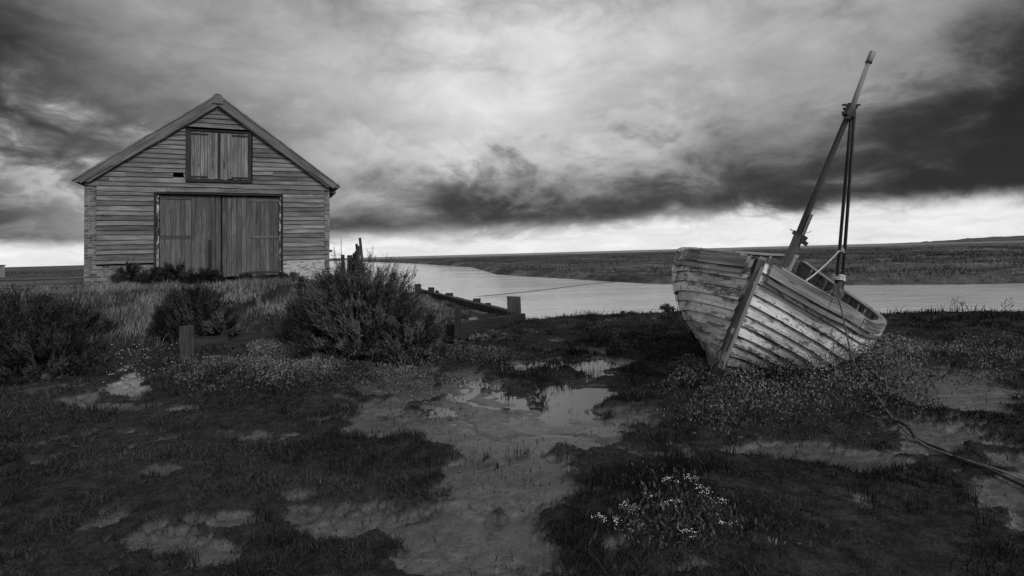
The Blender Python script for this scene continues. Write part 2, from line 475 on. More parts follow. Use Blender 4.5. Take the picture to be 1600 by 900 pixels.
# ------------------------------------------------------------------ terrain
NEARBANK = [(90, 6), (40, 9.5), (20, 12.0), (12.5, 12.9), (9, 13.2), (6, 14.4), (1.6, 14.6), (.35, 13.9), (-3.8, 23.6), (-6.7, 27.5), (-13, 42), (-42, 122), (-88, 270), (-140, 430)]
FARBANK = [(-118, 430), (-63, 245), (-29, 158), (-6.0, 84), (-1.5, 52), (7.6, 31.5), (13, 27.5), (20, 24.9), (40, 24.0), (90, 27)]
WPOLY = np.array(NEARBANK + FARBANK, float)
RETAIN = [(-5.3, 9.25), (-4.2, 10.5), (-1.0, 10.7), (0.05, 13.5)]
MPOLY = np.array([(-30, 7.5), (-9.0, 8.9)] + RETAIN + [(-3.8, 23.4), (-6.7, 27.2), (-12, 38), (-40, 40)], float)
def sdist(x, y, poly):
    """distance to the outline, positive inside"""
    d2 = np.full(x.shape, 1e18); ins = np.zeros(x.shape, bool)
    for i in range(len(poly)):
        a = poly[i]; b = poly[(i + 1) % len(poly)]
        ex, ey = b - a; wx = x - a[0]; wy = y - a[1]
        t = np.clip((wx * ex + wy * ey) / (ex * ex + ey * ey), 0, 1)
        d2 = np.minimum(d2, (wx - t * ex) ** 2 + (wy - t * ey) ** 2)
        c = ((a[1] > y) != (b[1] > y)) & (x < (b[0] - a[0]) * (y - a[1]) / (b[1] - a[1] + 1e-12) + a[0])
        ins ^= c
    dd = np.sqrt(d2)
    return np.where(ins, dd, -dd)
# bare mud (+) and vegetation (-) patches, in the survey's pixel frame on the ground plane
PATCH = [(+1.3, 720, 625, 110, 42), (+1.3, 640, 600, 60, 24), (+1.3, 850, 670, 190, 34), (+2.0, 925, 600, 90, 46), (+1.0, 845, 572, 60, 9), (+1.2, 1000, 655, 90, 28),
         (+1.1, 1090, 705, 130, 20), (+1.2, 1260, 708, 180, 22), (+1.0, 1370, 722, 90, 16), (+1.3, 720, 690, 130, 34), (+.9, 800, 735, 110, 30),
         (+.9, 860, 790, 70, 40), (+1.0, 690, 850, 150, 60), (+1.0, 780, 770, 120, 60), (+.9, 820, 850, 80, 50), (+1.1, 620, 655, 120, 34), (+.9, 560, 815, 90, 38), (+.7, 490, 775, 60, 18), (+.75, 250, 752, 40, 16), (+.65, 400, 682, 60, 14), (+.7, 385, 714, 40, 11),
         (+.5, 300, 865, 110, 20), (+.6, 200, 640, 90, 9), (+.7, 540, 650, 60, 12),
         (+1.2, 1490, 625, 130, 45), (+1.0, 1440, 585, 70, 16), (+1.1, 1470, 690, 120, 26), (+1.0, 1570, 760, 80, 50), (+1.0, 1325, 780, 48, 22), (+1.0, 1590, 830, 40, 20),
         (+.9, 985, 862, 60, 30), (+.75, 1110, 892, 70, 16), (+.9, 203, 606, 32, 16), (+.5, 1420, 545, 60, 8),
         (-1.0, 1490, 724, 40, 6), (-1.0, 1560, 744, 50, 8), (-1.2, 855, 588, 62, 16), (-1.1, 640, 712, 62, 20), (-1.2, 500, 735, 110, 30), (-.5, 600, 760, 60, 16), (-1.0, 985, 628, 50, 4), (-1.4, 1000, 590, 85, 22),
         (-1.6, 1225, 630, 190, 56), (-1.6, 1090, 810, 150, 82), (-1.4, 1230, 770, 70, 38), (-1.5, 1420, 765, 100, 26), (-1.4, 1350, 860, 200, 50), (-1.0, 1460, 660, 0.1, 0.1), (-.9, 1545, 660, 36, 8),
         (-.9, 1385, 692, 30, 8), (-.5, 740, 716, 30, 7), (-.45, 800, 705, 25, 7), (-.9, 430, 850, 70, 26), (-.8, 580, 850, 60, 20)]
def vegmask(x, y):
    px, py = to_px(x, np.maximum(y, .8))
    wv = np.clip(11. / np.maximum(y, 1.), .6, 3.2)
    px = px + wv * 16 * fbm(x, y, .9, 4, 101, .65); py = py + wv * 7 * fbm(x, y, .9, 4, 105, .65)
    m = np.full(x.shape, -.65)
    for s, cx, cy, rx, ry in PATCH:
        r2 = ((px - cx) / rx) ** 2 + ((py - cy) / ry) ** 2
        if s > 0: m = np.maximum(m, s * (.98 - r2 * .85).clip(-1, 1))
    for s, cx, cy, rx, ry in PATCH:
        if s < 0:
            r2 = ((px - cx) / rx) ** 2 + ((py - cy) / ry) ** 2
            m = m + s * 1.5 * np.exp(-r2 * 1.1)
    m = m + .95 * fbm(x, y, 1.2, 3, 3, .7) + .75 * fbm(x, y, 5.5, 5, 8, .75)
    v = sstep(-m, -.38, .30)
    v = np.where(y > 15.5, 1., v)
    return np.where(y < 1.0, 1., v)
def channel(x, y):
    return sdist(x, y, WPOLY)
def height(x, y, veg=None):
    x = np.asarray(x, float); y = np.asarray(y, float)
    wd = channel(x, y)                              # + inside the river
    md = sdist(x, y, MPOLY)                         # + inside the barn's mound
    r = np.hypot(x, y)
    if veg is None: veg = vegmask(x, y)
    near = .045 * fbm(x, y, .45, 4, 11) + .03 * fbm(x, y, 2.2, 3, 12)
    px, py = to_px(x, np.maximum(y, .8))
    fine_ = (y > 1.5) & (y < 13); near = near + fine_ * (1 - veg * .5) * (.022 * fbm(x, y, 5., 3, 16) + .010 * fbm(x, y, 15., 2, 17))
    near = near - fine_ * (1 - veg) * .022 * np.exp(-(fbm(x + .3 * fbm(x, y, 2., 2, 19), y * 1.4, .8, 3, 18) / .05) ** 2)
    near = near + veg * (.05 + .05 * fbm(x, y, 1.8, 3, 14)) * (y < 16)
    near = near + .17 * np.exp(-(((x - 2.75) / 1.5) ** 2 + ((y - 6.1) / 1.0) ** 2) ** 1.0) * 1.0      # hummock the boat lies on
    near = near + .10 * np.exp(-(((x - 1.15) / .55) ** 2 + ((y - 3.45) / .55) ** 2))                   # front clump
    near = near * (1 - .6 * np.exp(-(((px - 915) / 170) ** 2 + ((py - 600) / 50) ** 2))) - (.062 + .040 * fbm(x, y, 1.7, 5, 15, .66)) * np.exp(-(((px - 912 - (py - 600) * .5) / 118) ** 2 + ((py - 600) / 46) ** 2) ** 1.4) * (1 - veg * .7) * (y > 4) * (y < 11)
    dfar = np.maximum(-wd, 0)
    isfar = (y > 15) & ((x > np.interp(y, [15, 31, 52, 84, 158, 245, 430], [3, 3, -5, -9, -36, -75, -130])))
    farh = .12 + .35 * fbm(x, y, .09, 4, 21) * np.clip(dfar / 8, 0, 1) + .22 * fbm(x, y, .6, 3, 23)
    left = .25 + .25 * fbm(x, y, .05, 4, 31)
    land = np.where(isfar, farh, np.where((y > 15) | (x < -12), near * .3 + left * np.clip((np.abs(md)) / 10, 0, 1), near))
    mound = .30 + .63 * sstep(md, .0, 5.5) + .03 * fbm(x, y, 1.2, 4, 41)
    mound = np.where((md > 0) & (x > -6) & (x < .3), np.minimum(mound, .06 + .13 * np.clip(md, 0, 6)), mound)
    k = sstep(md, -.06, .04)
    # earth slumps out where there is no board, left of the short post
    slump = sstep(md, -1.6, .5)
    k2 = np.where(x < -5.35, slump, k)
    k2 = np.where(y > 26, sstep(md, -8, 0), k2)
    h = land * (1 - k2) + mound * k2
    # river bed
    bank = np.where(isfar, 1.1, .55)
    h = np.where(wd > 0, -.30 - .7 * np.clip(wd / 1.5, 0, 1), -.30 + (h + .30) * sstep(-wd / bank, 0, 1))
    # towards the open sea, the marsh ends
    sea = sstep(r, 395 + 20 * fbm(x, y, .02, 2, 51), 430) * (x > -120 * (y / 400.))
    h = h * (1 - sea) + (-2.0) * sea
    return h
def hz(x, y): return float(height(np.array([x]), np.array([y]))[0])

def build_ground():
    A = np.concatenate([np.linspace(-50, 50, 720), np.linspace(50, 310, 120)[1:-1]])
    rr = np.concatenate([np.linspace(.25, 1.9, 8), 2.0 * np.exp(np.linspace(0, math.log(45 / 2.0), 620)), 45 * np.exp(np.linspace(0, math.log(9000 / 45.), 150))[1:]])
    a = np.radians(A)
    X = np.outer(rr, np.sin(a)); Y = np.outer(rr, np.cos(a))
    x = X.ravel(); y = Y.ravel()
    veg = vegmask(x, y)
    z = height(x, y, veg)
    px, py = to_px(x, np.maximum(y, .8))
    wet = np.exp(-(((px - 920) / 170) ** 2 + ((py - 610) / 56) ** 2) ** 1.3)
    wet = np.maximum(wet, .80 * np.exp(-(((px - 860) / 300) ** 2 + ((py - 680) / 55) ** 2)))
    wet = np.maximum(wet, .35 * np.exp(-(((px - 760) / 160) ** 2 + ((py - 850) / 90) ** 2)))
    wet = wet * (y > 1) * (y < 12)
    sand = np.exp(-(((px - 203) / 42) ** 2 + ((py - 600) / 24) ** 2) ** 1.5) * (y > 5) * (y < 14)
    sand = np.maximum(sand, np.exp(-(((px - 690) / 50) ** 2 + ((py - 508) / 16) ** 2)) * (y > 8) * (y < 20))
    nA, nR = len(A), len(rr)
    i = np.arange(nR - 1)[:, None] * nA; j = np.arange(nA)[None, :]; j2 = (j + 1) % nA
    F = np.stack([i + j, i + j2, i + nA + j2, i + nA + j], -1).reshape(-1, 4)
    # far marsh (beyond ~24 m) takes its own surface: second material by face
    V = np.stack([x, y, z], 1)
    ob = mesh_np('ground', V, F, M['ground'], None, {'veg': veg, 'wet': wet, 'sand': sand}, smooth=True)
    ob.data.materials.append(M['marsh'])
    cy = V[F].mean(1); far = (np.hypot(cy[:, 0], cy[:, 1]) > 24) | (np.abs(np.arctan2(cy[:, 0], cy[:, 1])) > R(75))
    ob.data.polygons.foreach_set('material_index', far.astype(np.int32))
    tag(ob, kind='structure')
build_ground()
def sheet(name, z, poly, mat, kind='structure'):
    me = bpy.data.meshes.new(name)
    me.from_pydata([(x, y, z) for x, y in poly], [], [tuple(range(len(poly)))])
    me.materials.append(mat)
    o = bpy.data.objects.new(name, me); COL.objects.link(o); tag(o, kind=kind); return o
sheet('river_water', -.30, [(90, 2), (90, 40), (20, 40), (5, 60), (2, 100), (-20, 170), (-100, 430), (-160, 430), (-60, 150), (-20, 50), (-9, 24), (-2, 14), (0, 9), (20, 7)], M['water'])
th = [R(a) for a in np.linspace(-18, 62, 41)]
sheet('sea', -.31, [(375 * math.sin(a), 375 * math.cos(a)) for a in th] + [(15000 * math.sin(a), 15000 * math.cos(a)) for a in reversed(th)], M['sea'])
pp = [(ground_pt(900 + 270 * math.cos(a), 612 + 74 * math.sin(a), 0)) for a in np.linspace(0, 2 * math.pi, 48, endpoint=False)]
sheet('puddle', -.022, [(p.x, p.y) for p in pp], M['puddle'])

# low wooded land on the far shore, to the right
def build_hills():
    n = 260; az_ = np.radians(np.linspace(33.5, 60, n)); D = 1700.
    top = 1. + 9.5 * sstep(np.degrees(az_), 33.5, 42) + 2.5 * fbm(np.linspace(0, 40, n), np.zeros(n), 1., 4, 61) * sstep(np.degrees(az_), 33.5, 36)
    rows = [(D - 60, -1 + 0 * top), (D - 20, top * .55), (D, top), (D + 60, top * .95), (D + 250, -1 + 0 * top)]
    V = np.concatenate([np.stack([r_ * np.sin(az_), r_ * np.cos(az_), t_], 1) for r_, t_ in rows])
    i = np.arange(len(rows) - 1)[:, None] * n; j = np.arange(n - 1)[None, :]
    F = np.stack([i + j, i + j + 1, i + n + j + 1, i + n + j], -1).reshape(-1, 4)
    tag(mesh_np('hills', V, F, M['marsh'], None, None, True), kind='structure')
build_hills()
# ------------------------------------------------------------------ parenting that keeps world places
def wmat(o):
    m = o.matrix_basis.copy()
    if o.parent is not None: m = wmat(o.parent) @ o.matrix_parent_inverse @ m
    return m
def adopt(parent, *obs):
    inv = wmat(parent).inverted()
    for o in obs:
        o.parent = parent; o.matrix_parent_inverse = inv
    return obs[0] if obs else None

# ------------------------------------------------------------------ the barn
BA = ray(131, 447, 18.0); BB = ray(515, 437, 21.06)
BA.z = BB.z = .93
BE = (BB - BA).normalized(); BW = (BB - BA).length
BN = Vector((BE.y, -BE.x, 0)).normalized()
LEAN = .026
Z3 = Vector((0, 0, 1))
def BP(X, Z, D=0.0): return BA + BE * (X + LEAN * Z) + Z3 * Z + BN * D
def BXZ(px, py):
    q = ray(px, py, 1.0) - Vector((0, 0, EYE)); o = Vector((0, 0, EYE))
    t = (BA - o).dot(BN) / q.dot(BN); p = o + q * t - BA
    return p.dot(BE) - LEAN * p.z, p.z
def bboard(mb, X0, Z0, X1, Z1, wid, thk, D, tilt=0.0, upv=None, **k):
    a = BP(X0, Z0, D); b = BP(X1, Z1, D)
    up = upv or (Z3 if abs(X1 - X0) > abs(Z1 - Z0) else BE)
    if tilt: up = (up - BN * tilt)
    mb.board(a, b, up, wid, thk, **k)
ZE = 3.20                                            # eaves height
ZR = BXZ(341, 152)[1] - .05; XR = BXZ(341, 300)[0]
XR = BW * .5
SL = (ZR - ZE) / XR
DEPTH = 12.0
barn = thing('barn', BP(XR, 0), 'weatherboarded old barn with gabled front and closed double doors on the grassy mound', 'barn')
doorL, doorT = BXZ(249, 303); doorR = BXZ(436, 306)[0]; doorC = BXZ(346, 350)[0]; doorB = BXZ(346, 433)[1]
hatL, hatT = BXZ(292, 204); hatR, hatB = BXZ(393, 284); hatC = BXZ(342.5, 240)[0]
hatT = BXZ(342, 207)[1]; hatB = BXZ(342, 282)[1]
holeA = BXZ(271, 271); holeB = BXZ(287, 275)

# brick body: side piers, plinth and the long walls behind
def brickbox(mb, X0, X1, Z0, Z1, D0, D1):
    V = []; W = []; F = []
    def quad(ps, ws):
        i = len(V); V.extend(ps); W.extend(ws); F.append((i, i + 1, i + 2, i + 3))
    for D, s in ((D1, 1), (D0, -1)):
        ps = [BP(X0, Z0, D), BP(X1, Z0, D), BP(X1, Z1, D), BP(X0, Z1, D)]; ws = [(X0, Z0, 0), (X1, Z0, 0), (X1, Z1, 0), (X0, Z1, 0)]
        quad(ps if s > 0 else ps[::-1], ws if s > 0 else ws[::-1])
    for X, s in ((X0, -1), (X1, 1)):
        ps = [BP(X, Z0, D0), BP(X, Z0, D1), BP(X, Z1, D1), BP(X, Z1, D0)]; ws = [(D0, Z0, 0), (D1, Z0, 0), (D1, Z1, 0), (D0, Z1, 0)]
        quad(ps, ws)
    ps = [BP(X0, Z1, D1), BP(X1, Z1, D1), BP(X1, Z1, D0), BP(X0, Z1, D0)]; quad(ps, [(X0, D1, 0), (X1, D1, 0), (X1, D0, 0), (X0, D0, 0)])
    i = mb.n; mb.V.append(np.array(V)); mb.F += [tuple(k + i for k in f) for f in F]; mb.W.append(np.array(W)); mb.Rn.append(np.zeros(len(V))); mb.n += len(V)
pierL = BXZ(150, 380)[0]; pierR = BXZ(507, 380)[0]
mb = MB()
brickbox(mb, 0, pierL, -.4, ZE, -.35, .0)
brickbox(mb, pierR, BW, -.4, ZE, -.35, .0)
brickbox(mb, pierL + .002, doorL - .16, -.4, .62, -.35, -.004)
brickbox(mb, 0, .3, -.4, ZE - .01, -DEPTH, -.352)
brickbox(mb, BW - .3, BW, -.4, ZE - .01, -DEPTH, -.352)
brickbox(mb, .302, BW - .302, -.4, ZE - .01, -DEPTH, -DEPTH + .3)
adopt(barn, tag(mb.build('brick_wall', M['brick']), 'old dark brick piers and plinth'))
mb = MB()
brickbox(mb, doorR + .14, pierR - .002, -.4, BXZ(470, 402)[1] + .03, -.35, .01)
adopt(barn, tag(mb.build('brick_plinth', M['brickwhite']), 'flaking limewashed brick plinth right of the doors'))
# dark backing inside so gaps read as black
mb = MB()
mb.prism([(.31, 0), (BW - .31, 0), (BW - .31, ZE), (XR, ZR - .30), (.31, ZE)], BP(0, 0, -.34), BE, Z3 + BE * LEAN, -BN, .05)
adopt(barn, mb.build('dark_gap_backing', M['black']))

# weatherboards
RT = [BXZ(115, 284), BXZ(530, 293.5), BXZ(341, 152)]
def rake_x(Z):                                     # wall limits at height Z
    if Z <= ZE: return pierL + .012, pierR - .012
    zc_ = Z + .17
    a = RT[0][0] + (RT[2][0] - RT[0][0]) * (zc_ - RT[0][1]) / (RT[2][1] - RT[0][1]); b = RT[1][0] + (RT[2][0] - RT[1][0]) * (zc_ - RT[1][1]) / (RT[2][1] - RT[1][1])
    return max(.03, a), min(BW - .03, b)
mb = MB(); pitch = .158; Z = BXZ(200, 410)[1]; Z = .66; row = 0
while Z < ZR - .30:
    ztop = Z + pitch
    x0, x1 = rake_x(ztop if ztop > ZE else Z)
    if x1 - x0 < .15: break
    segs = [(x0, x1)]
    def cut(segs, a, b):
        out = []
        for s0, s1 in segs:
            if b <= s0 or a >= s1: out.append((s0, s1)); continue
            if a > s0: out.append((s0, a))
            if b < s1: out.append((b, s1))
        return out
    if Z < doorT - .02: segs = cut(segs, doorL - .15, doorR + .13)
    if ztop > hatB - .03 and Z < hatT + .02: segs = cut(segs, hatL - .03, hatR + .03)
    if Z <= holeA[1] <= ztop + .02: segs = cut(segs, holeA[0], holeB[0])
    gaps = []
    for s0, s1 in segs:
        cuts = [s0]
        L = s1 - s0
        if L > 1.6:
            nn = 1 + int(L > 2.6 and random.random() < .8) + int(L > 4.5)
            cuts += sorted(random.uniform(s0 + .3, s1 - .3) for _ in range(nn if random.random() < .75 else nn - 1))
        cuts.append(s1)
        for c0, c1 in zip(cuts[:-1], cuts[1:]):
            dz = random.gauss(0, .007); sag = random.gauss(0, .008)
            if random.random() < .05: sag += random.choice((-.03, .03))
            hh = pitch + .035
            a_ = BP(c0 + .003, Z + hh / 2 + dz, .030); b_ = BP(c1 - .003, Z + hh / 2 + dz + sag, .030)
            tilt = .27 + random.gauss(0, .03)
            mb.board(a_, b_, Z3 - BN * tilt, hh + random.uniform(-.01, .012), .028, nseg=max(2, int((c1 - c0) / .35)), jit=.0045)
    Z = ztop; row += 1
adopt(barn, mb.build('weatherboard_cladding', M['clad']))

# barge boards, ridge cap, roof
mb = MB()
over = .30
TIPL = BXZ(115, 284); TIPR = BXZ(530, 293.5); APX = BXZ(341, 152)
def bpt(p, D): return BP(p[0], p[1], D)
tile = plain('roof_tile', .16, .8, .3, .3, 6)
for side, tp in ((1, TIPL), (-1, TIPR)):
    tip = bpt(tp, .14); top = bpt((APX[0] - side * .02, APX[1]), .14)
    ax = (top - tip).normalized(); perp = BN.cross(ax) * side
    if perp.z < 0: perp = -perp
    L_ = (top - tip).length; cutx = .27 * ax.dot(BE) * side / max(ax.z, .1)
    m2 = MB(); wj = lambda: random.uniform(-.006, .006)
    poly = [(0.0, -.03), (.03, -.06), (.30 * 1.15, -.27)] + [(x_, -.27 + wj() - .02 * (x_ > L_ * .45)) for x_ in np.linspace(.7, L_ - .3, 14)] + [(L_ - .02, -.28), (L_, 0), ] + [(x_, wj() * .6) for x_ in np.linspace(L_ - .3, .4, 12)]
    m2.prism(poly, tip, ax, perp, BN, .05, rnd=.3 + .2 * side)
    m2.board(tip + ax * 1.15 - perp * .225 + BN * .062, tip + ax * (L_ - .25) - perp * .235 + BN * .062, perp, .07, .025, nseg=14, jit=.004)
    m2.board(tip + ax * .15 - perp * .10 + BN * .075, tip + ax * 1.35 - perp * .13 + BN * .075, perp, .17, .03, nseg=4, jit=.004)
    ob = m2.build('barge_board', M['barge']); adopt(barn, ob)
    r_ = MB(); N = 70; V = []; F = []; W_ = []
    for i in range(N + 1):
        for D, k in ((.22, 0), (-DEPTH - .2, 0), (.22, 1), (-DEPTH - .2, 1)):
            t = i / N; V.append(tip.lerp(top, t) + BN * (D - .14) + perp * ((.045 + .006 * ((i % 2) == 0) + random.uniform(-.004, .004)) if k else .004)); W_.append((D, t * 5, k))
    for i in range(N):
        a = i * 4; b = a + 4
        F += [(a + 2, b + 2, b + 3, a + 3), (a, a + 1, b + 1, b), (a, b, b + 2, a + 2), (a + 1, a + 3, b + 3, b + 1)]
    F += [(0, 2, 3, 1), (N * 4, N * 4 + 1, N * 4 + 3, N * 4 + 2)]
    r_.add(V, F, W_, .5)
    adopt(barn, r_.build('roof', tile))
mb = MB()
c0 = bpt((APX[0], APX[1] - .10), .23)
mb.prism([(-.17, -.17), (.17, -.17), (.16, .04), (.12, .12), (.05, .165), (-.05, .165), (-.12, .12), (-.16, .04)], c0, BE, Z3, -BN, .32)
adopt(barn, tag(mb.build('ridge_cap', M['barge']), 'rounded end cap at the gable peak'))
mb = MB(); mb.tube([bpt((APX[0], APX[1] - .04), -.1), bpt((APX[0], APX[1] - .04), -DEPTH)], .12, 8); adopt(barn, mb.build('ridge_tiles', M['stone']))
# gutter end and iron bracket on the right
mb = MB(); g0 = BP(BW + .16, ZE - .10, -.02)
mb.tube([g0 + BN * .12, g0 - BN * 4], .06, 8)
mb.board(BP(BW + .02, ZE - .05, -.05), BP(BW + .15, ZE - .12, -.05), Z3, .05, .05); adopt(barn, mb.build('gutter', M['iron']))
mb = MB(); q = BXZ(514, 392)[1]; mb.board(BP(BW - .02, q, -.1), BP(BW + .10, q, -.1), Z3, .09, .08); adopt(barn, mb.build('wall_bracket', M['iron']))

def plank_leaf(name, X0, X1, Z0, Z1, D, mat, n, label=None):
    mb = MB(); xs = np.linspace(X0, X1, n + 1); xs[1:-1] += rng.uniform(-.02, .02, n - 1)
    for a, b in zip(xs[:-1], xs[1:]):
        bot = Z0 + random.uniform(-.015, .03)
        bboard(mb, (a + b) / 2, bot, (a + b) / 2 + random.gauss(0, .003), Z1 + random.uniform(-.01, .01), (b - a) - random.uniform(.004, .013), .03, D + random.uniform(-.006, .006), nseg=4, jit=.002)
    o = mb.build(name, mat); adopt(barn, o)
    if label: o['label'] = label
    return o
def strap(parent, name, X0, X1, Z, D, wid, mat, thk=.018):
    mb = MB(); bboard(mb, X0, Z, X1, Z + random.uniform(-.01, .01), wid, thk, D, nseg=3, jit=.002); o = mb.build(name, mat); adopt(parent, o); return o
def zat(px, py): return BXZ(px, py)[1]
# big doors
LD = plank_leaf('door', doorL, doorC - .025, doorB, doorT - .03, -.09, M['door'], 12, 'left leaf of the big double doors')
x_sub = BXZ(301, 340)[0]
for py in (309, 371): strap(LD, 'ledge', doorL + .02, x_sub, zat(275, py), -.063, .085, M['door'])
mb = MB(); bboard(mb, x_sub, zat(300, 371), x_sub, zat(300, 311), .05, .02, -.062, nseg=3); adopt(LD, mb.build('edge_batten', M['door']))
mb = MB(); bboard(mb, BXZ(328, 400)[0], zat(328, 431), BXZ(328, 400)[0], zat(328, 375), .10, .02, -.062, nseg=3, rnd=.0); adopt(LD, mb.build('patch_board', M['darkwood']))
RD = plank_leaf('door', doorC + .025, doorR, doorB, doorT - .05, -.085, M['door'], 12, 'right leaf of the big double doors with strap hinge')
for py in (313, 370): strap(RD, 'ledge', BXZ(390, 340)[0], doorR - .01, zat(412, py), -.058, .085, M['door'])
strap(RD, 'strap_hinge', BXZ(391, 420)[0], doorR + .03, zat(412, 425), -.056, .07, M['iron'])
strap(LD, 'strap_hinge', doorL - .02, BXZ(300, 340)[0], zat(275, 371) + .05, -.060, .03, M['iron'])
mb = MB()
bboard(mb, doorC, doorB - .1, doorC, doorT - .02, .07, .05, -.13)
adopt(barn, mb.build('door_gap_shade', M['black']))  # black strip put in as the shade between the two leaves
# jambs with flaking white paint
jm = wood('flaking_jamb', .06, .3, .5, knots=False, paint=.42, paint_cut=.54)
mb = MB(); bboard(mb, doorL - .045, doorB, doorL - .045, doorT, .07, .06, -.03, nseg=10, jit=.004)
adopt(barn, tag(mb.build('door_jamb', jm), 'left jamb with flaking white paint'))
mb = MB(); bboard(mb, doorR + .04, doorB + .1, doorR + .04, doorT, .05, .05, -.035, nseg=10, jit=.004)
adopt(barn, tag(mb.build('door_jamb', jm), 'right jamb with flaking white paint'))
mb = MB(); bboard(mb, doorL - .115, .50, doorL - .115, doorT, .06, .05, .03, nseg=6, jit=.003)
bboard(mb, doorR + .105, -.1, doorR + .105, doorT, .05, .05, .03, nseg=6, jit=.003)
bboard(mb, doorL - .14, doorT + .03, doorR + .13, doorT + .01, .06, .05, .045, nseg=6, jit=.003)
adopt(barn, mb.build('door_frame', M['darkwood']))
# hatch
mb = MB()
bboard(mb, hatL + .05, hatB, hatL + .05, hatT, .13, .07, .055, nseg=4, jit=.003); bboard(mb, hatR - .05, hatB, hatR - .05, hatT, .10, .07, .055, nseg=4, jit=.003)
bboard(mb, hatL - .02, hatB - .03, hatR + .02, hatB - .03, .08, .08, .06, nseg=4, jit=.003); bboard(mb, hatL - .02, hatT + .03, hatR + .02, hatT + .03, .05, .07, .06, nseg=4, jit=.003)
bboard(mb, hatC, hatB, hatC, hatT, .07, .05, .055)
adopt(barn, mb.build('hatch_frame', M['darkwood']))
H1 = plank_leaf('hatch_door', hatL + .12, hatC - .04, hatB + .03, hatT - .02, .035, M['hatch'], 8, 'left leaf of the upper hatch')
H2 = plank_leaf('hatch_door', hatC + .04, hatR - .11, hatB + .03, hatT - .02, .035, M['hatch'], 8, 'right leaf of the upper hatch')
for par, xa, xb in ((H1, hatL + .05, hatL + .62), (H2, hatR - .62, hatR - .04)):
    for z in (hatT - .10, hatB + .10): strap(par, 'strap_hinge', xa, xb, z, .062, .055, M['darkwood'])
for par, x in ((H1, hatC - .19), (H2, hatC + .16)):
    mb = MB(); bboard(mb, x, hatB + .65 - .25, x, hatB + .65, .03, .03, .06); adopt(par, mb.build('handle', M['iron']))

# ------------------------------------------------------------------ the boat (a double-ended clinker hull, lying over on her port side)
Q = [5.94564, -0.52519, -0.01394, 0.37601, 5.53183, 0.53259, 0.87997, 1.19082, 1.39635, 0.8577, 0.12256, 1.51069, 1.36081, 1.2312, 1.05648, 1.02393, 1.13012, 1.30456]
SCN = np.array([0, .08, .2, .38, .6, .8, 1.0])
def spl(vals, s):
    x = SCN; n = len(x); h = np.diff(x); A = np.eye(n); b = np.zeros(n)
    for i in range(1, n - 1):
        A[i, i - 1] = h[i - 1]; A[i, i] = 2 * (h[i - 1] + h[i]); A[i, i + 1] = h[i]; b[i] = 6 * ((vals[i + 1] - vals[i]) / h[i] - (vals[i] - vals[i - 1]) / h[i - 1])
    Mm = np.linalg.solve(A, b); s = np.asarray(s, float); i = np.clip(np.searchsorted(x, s) - 1, 0, n - 2)
    a = x[i + 1] - s; c = s - x[i]
    return Mm[i] * a**3 / (6 * h[i]) + Mm[i + 1] * c**3 / (6 * h[i]) + (vals[i] / h[i] - Mm[i] * h[i] / 6) * a + (vals[i + 1] / h[i] - Mm[i + 1] * h[i] / 6) * c
BY0, BYAW, BPIT, BHEEL, BL = Q[:5]
SHY = np.array([.04] + list(Q[5:11])); SHZ = np.array(Q[11:18])
of = np.array(ray(1108, 615, BY0))
f_ = np.array([math.sin(BYAW) * math.cos(BPIT), -math.cos(BYAW) * math.cos(BPIT), math.sin(BPIT)])
p_ = np.cross([0, 0, 1], f_); p_ /= np.linalg.norm(p_); w_ = np.cross(f_, p_)
p2 = p_ * math.cos(BHEEL) - w_ * math.sin(BHEEL); w2 = w_ * math.cos(BHEEL) + p_ * math.sin(BHEEL)
BM = Matrix(((f_[0], p2[0], w2[0], of[0]), (f_[1], p2[1], w2[1], of[1]), (f_[2], p2[2], w2[2], of[2]), (0, 0, 0, 1)))
BMI = BM.inverted()
boat = thing('boat', None, 'derelict clinker-built wooden boat with flaking paint, heeled over on the marsh plants', 'boat', mat=BM)
def toboat(px, py, Y): return BMI @ ray(px, py, Y)

def section(s, t):
    """point of the hull at station s (0 bow .. 1 stern), t (0 keel .. 1 sheer): (aft, half breadth, up)"""
    s = np.asarray(s, float); t = np.asarray(t, float)
    b = np.maximum(spl(SHY, s), .04); h = spl(SHZ, s)
    zk = .10 * sstep(s, .75, 1.0) + .02
    full = sstep(s, .0, .36) * (1 - sstep(s, .62, 1.0))
    a1 = .22 + .50 * full; c1 = .20 - .17 * full
    a2 = .95 + .12 * full; c2 = .54 - .10 * full
    Y0_ = .035; H_ = h - zk
    B0 = (1 - t)**3; B1 = 3 * t * (1 - t)**2; B2 = 3 * t * t * (1 - t); B3 = t**3
    y = B0 * Y0_ + B1 * np.maximum(b * a1, .036) + B2 * np.maximum(b * a2, .038) + B3 * b
    z = zk + H_ * (B1 * c1 + B2 * c2 + B3)
    zz = (z - zk) / H_
    x = s * BL - .15 * (1 - s) * (z / h) - .35 * s**3 * (1 - zz)
    return x, y, z
NP = 13
ST = np.concatenate([[0, .004, .01, .02, .035], np.linspace(.055, .96, 58), [.98, .993, 1.0]])
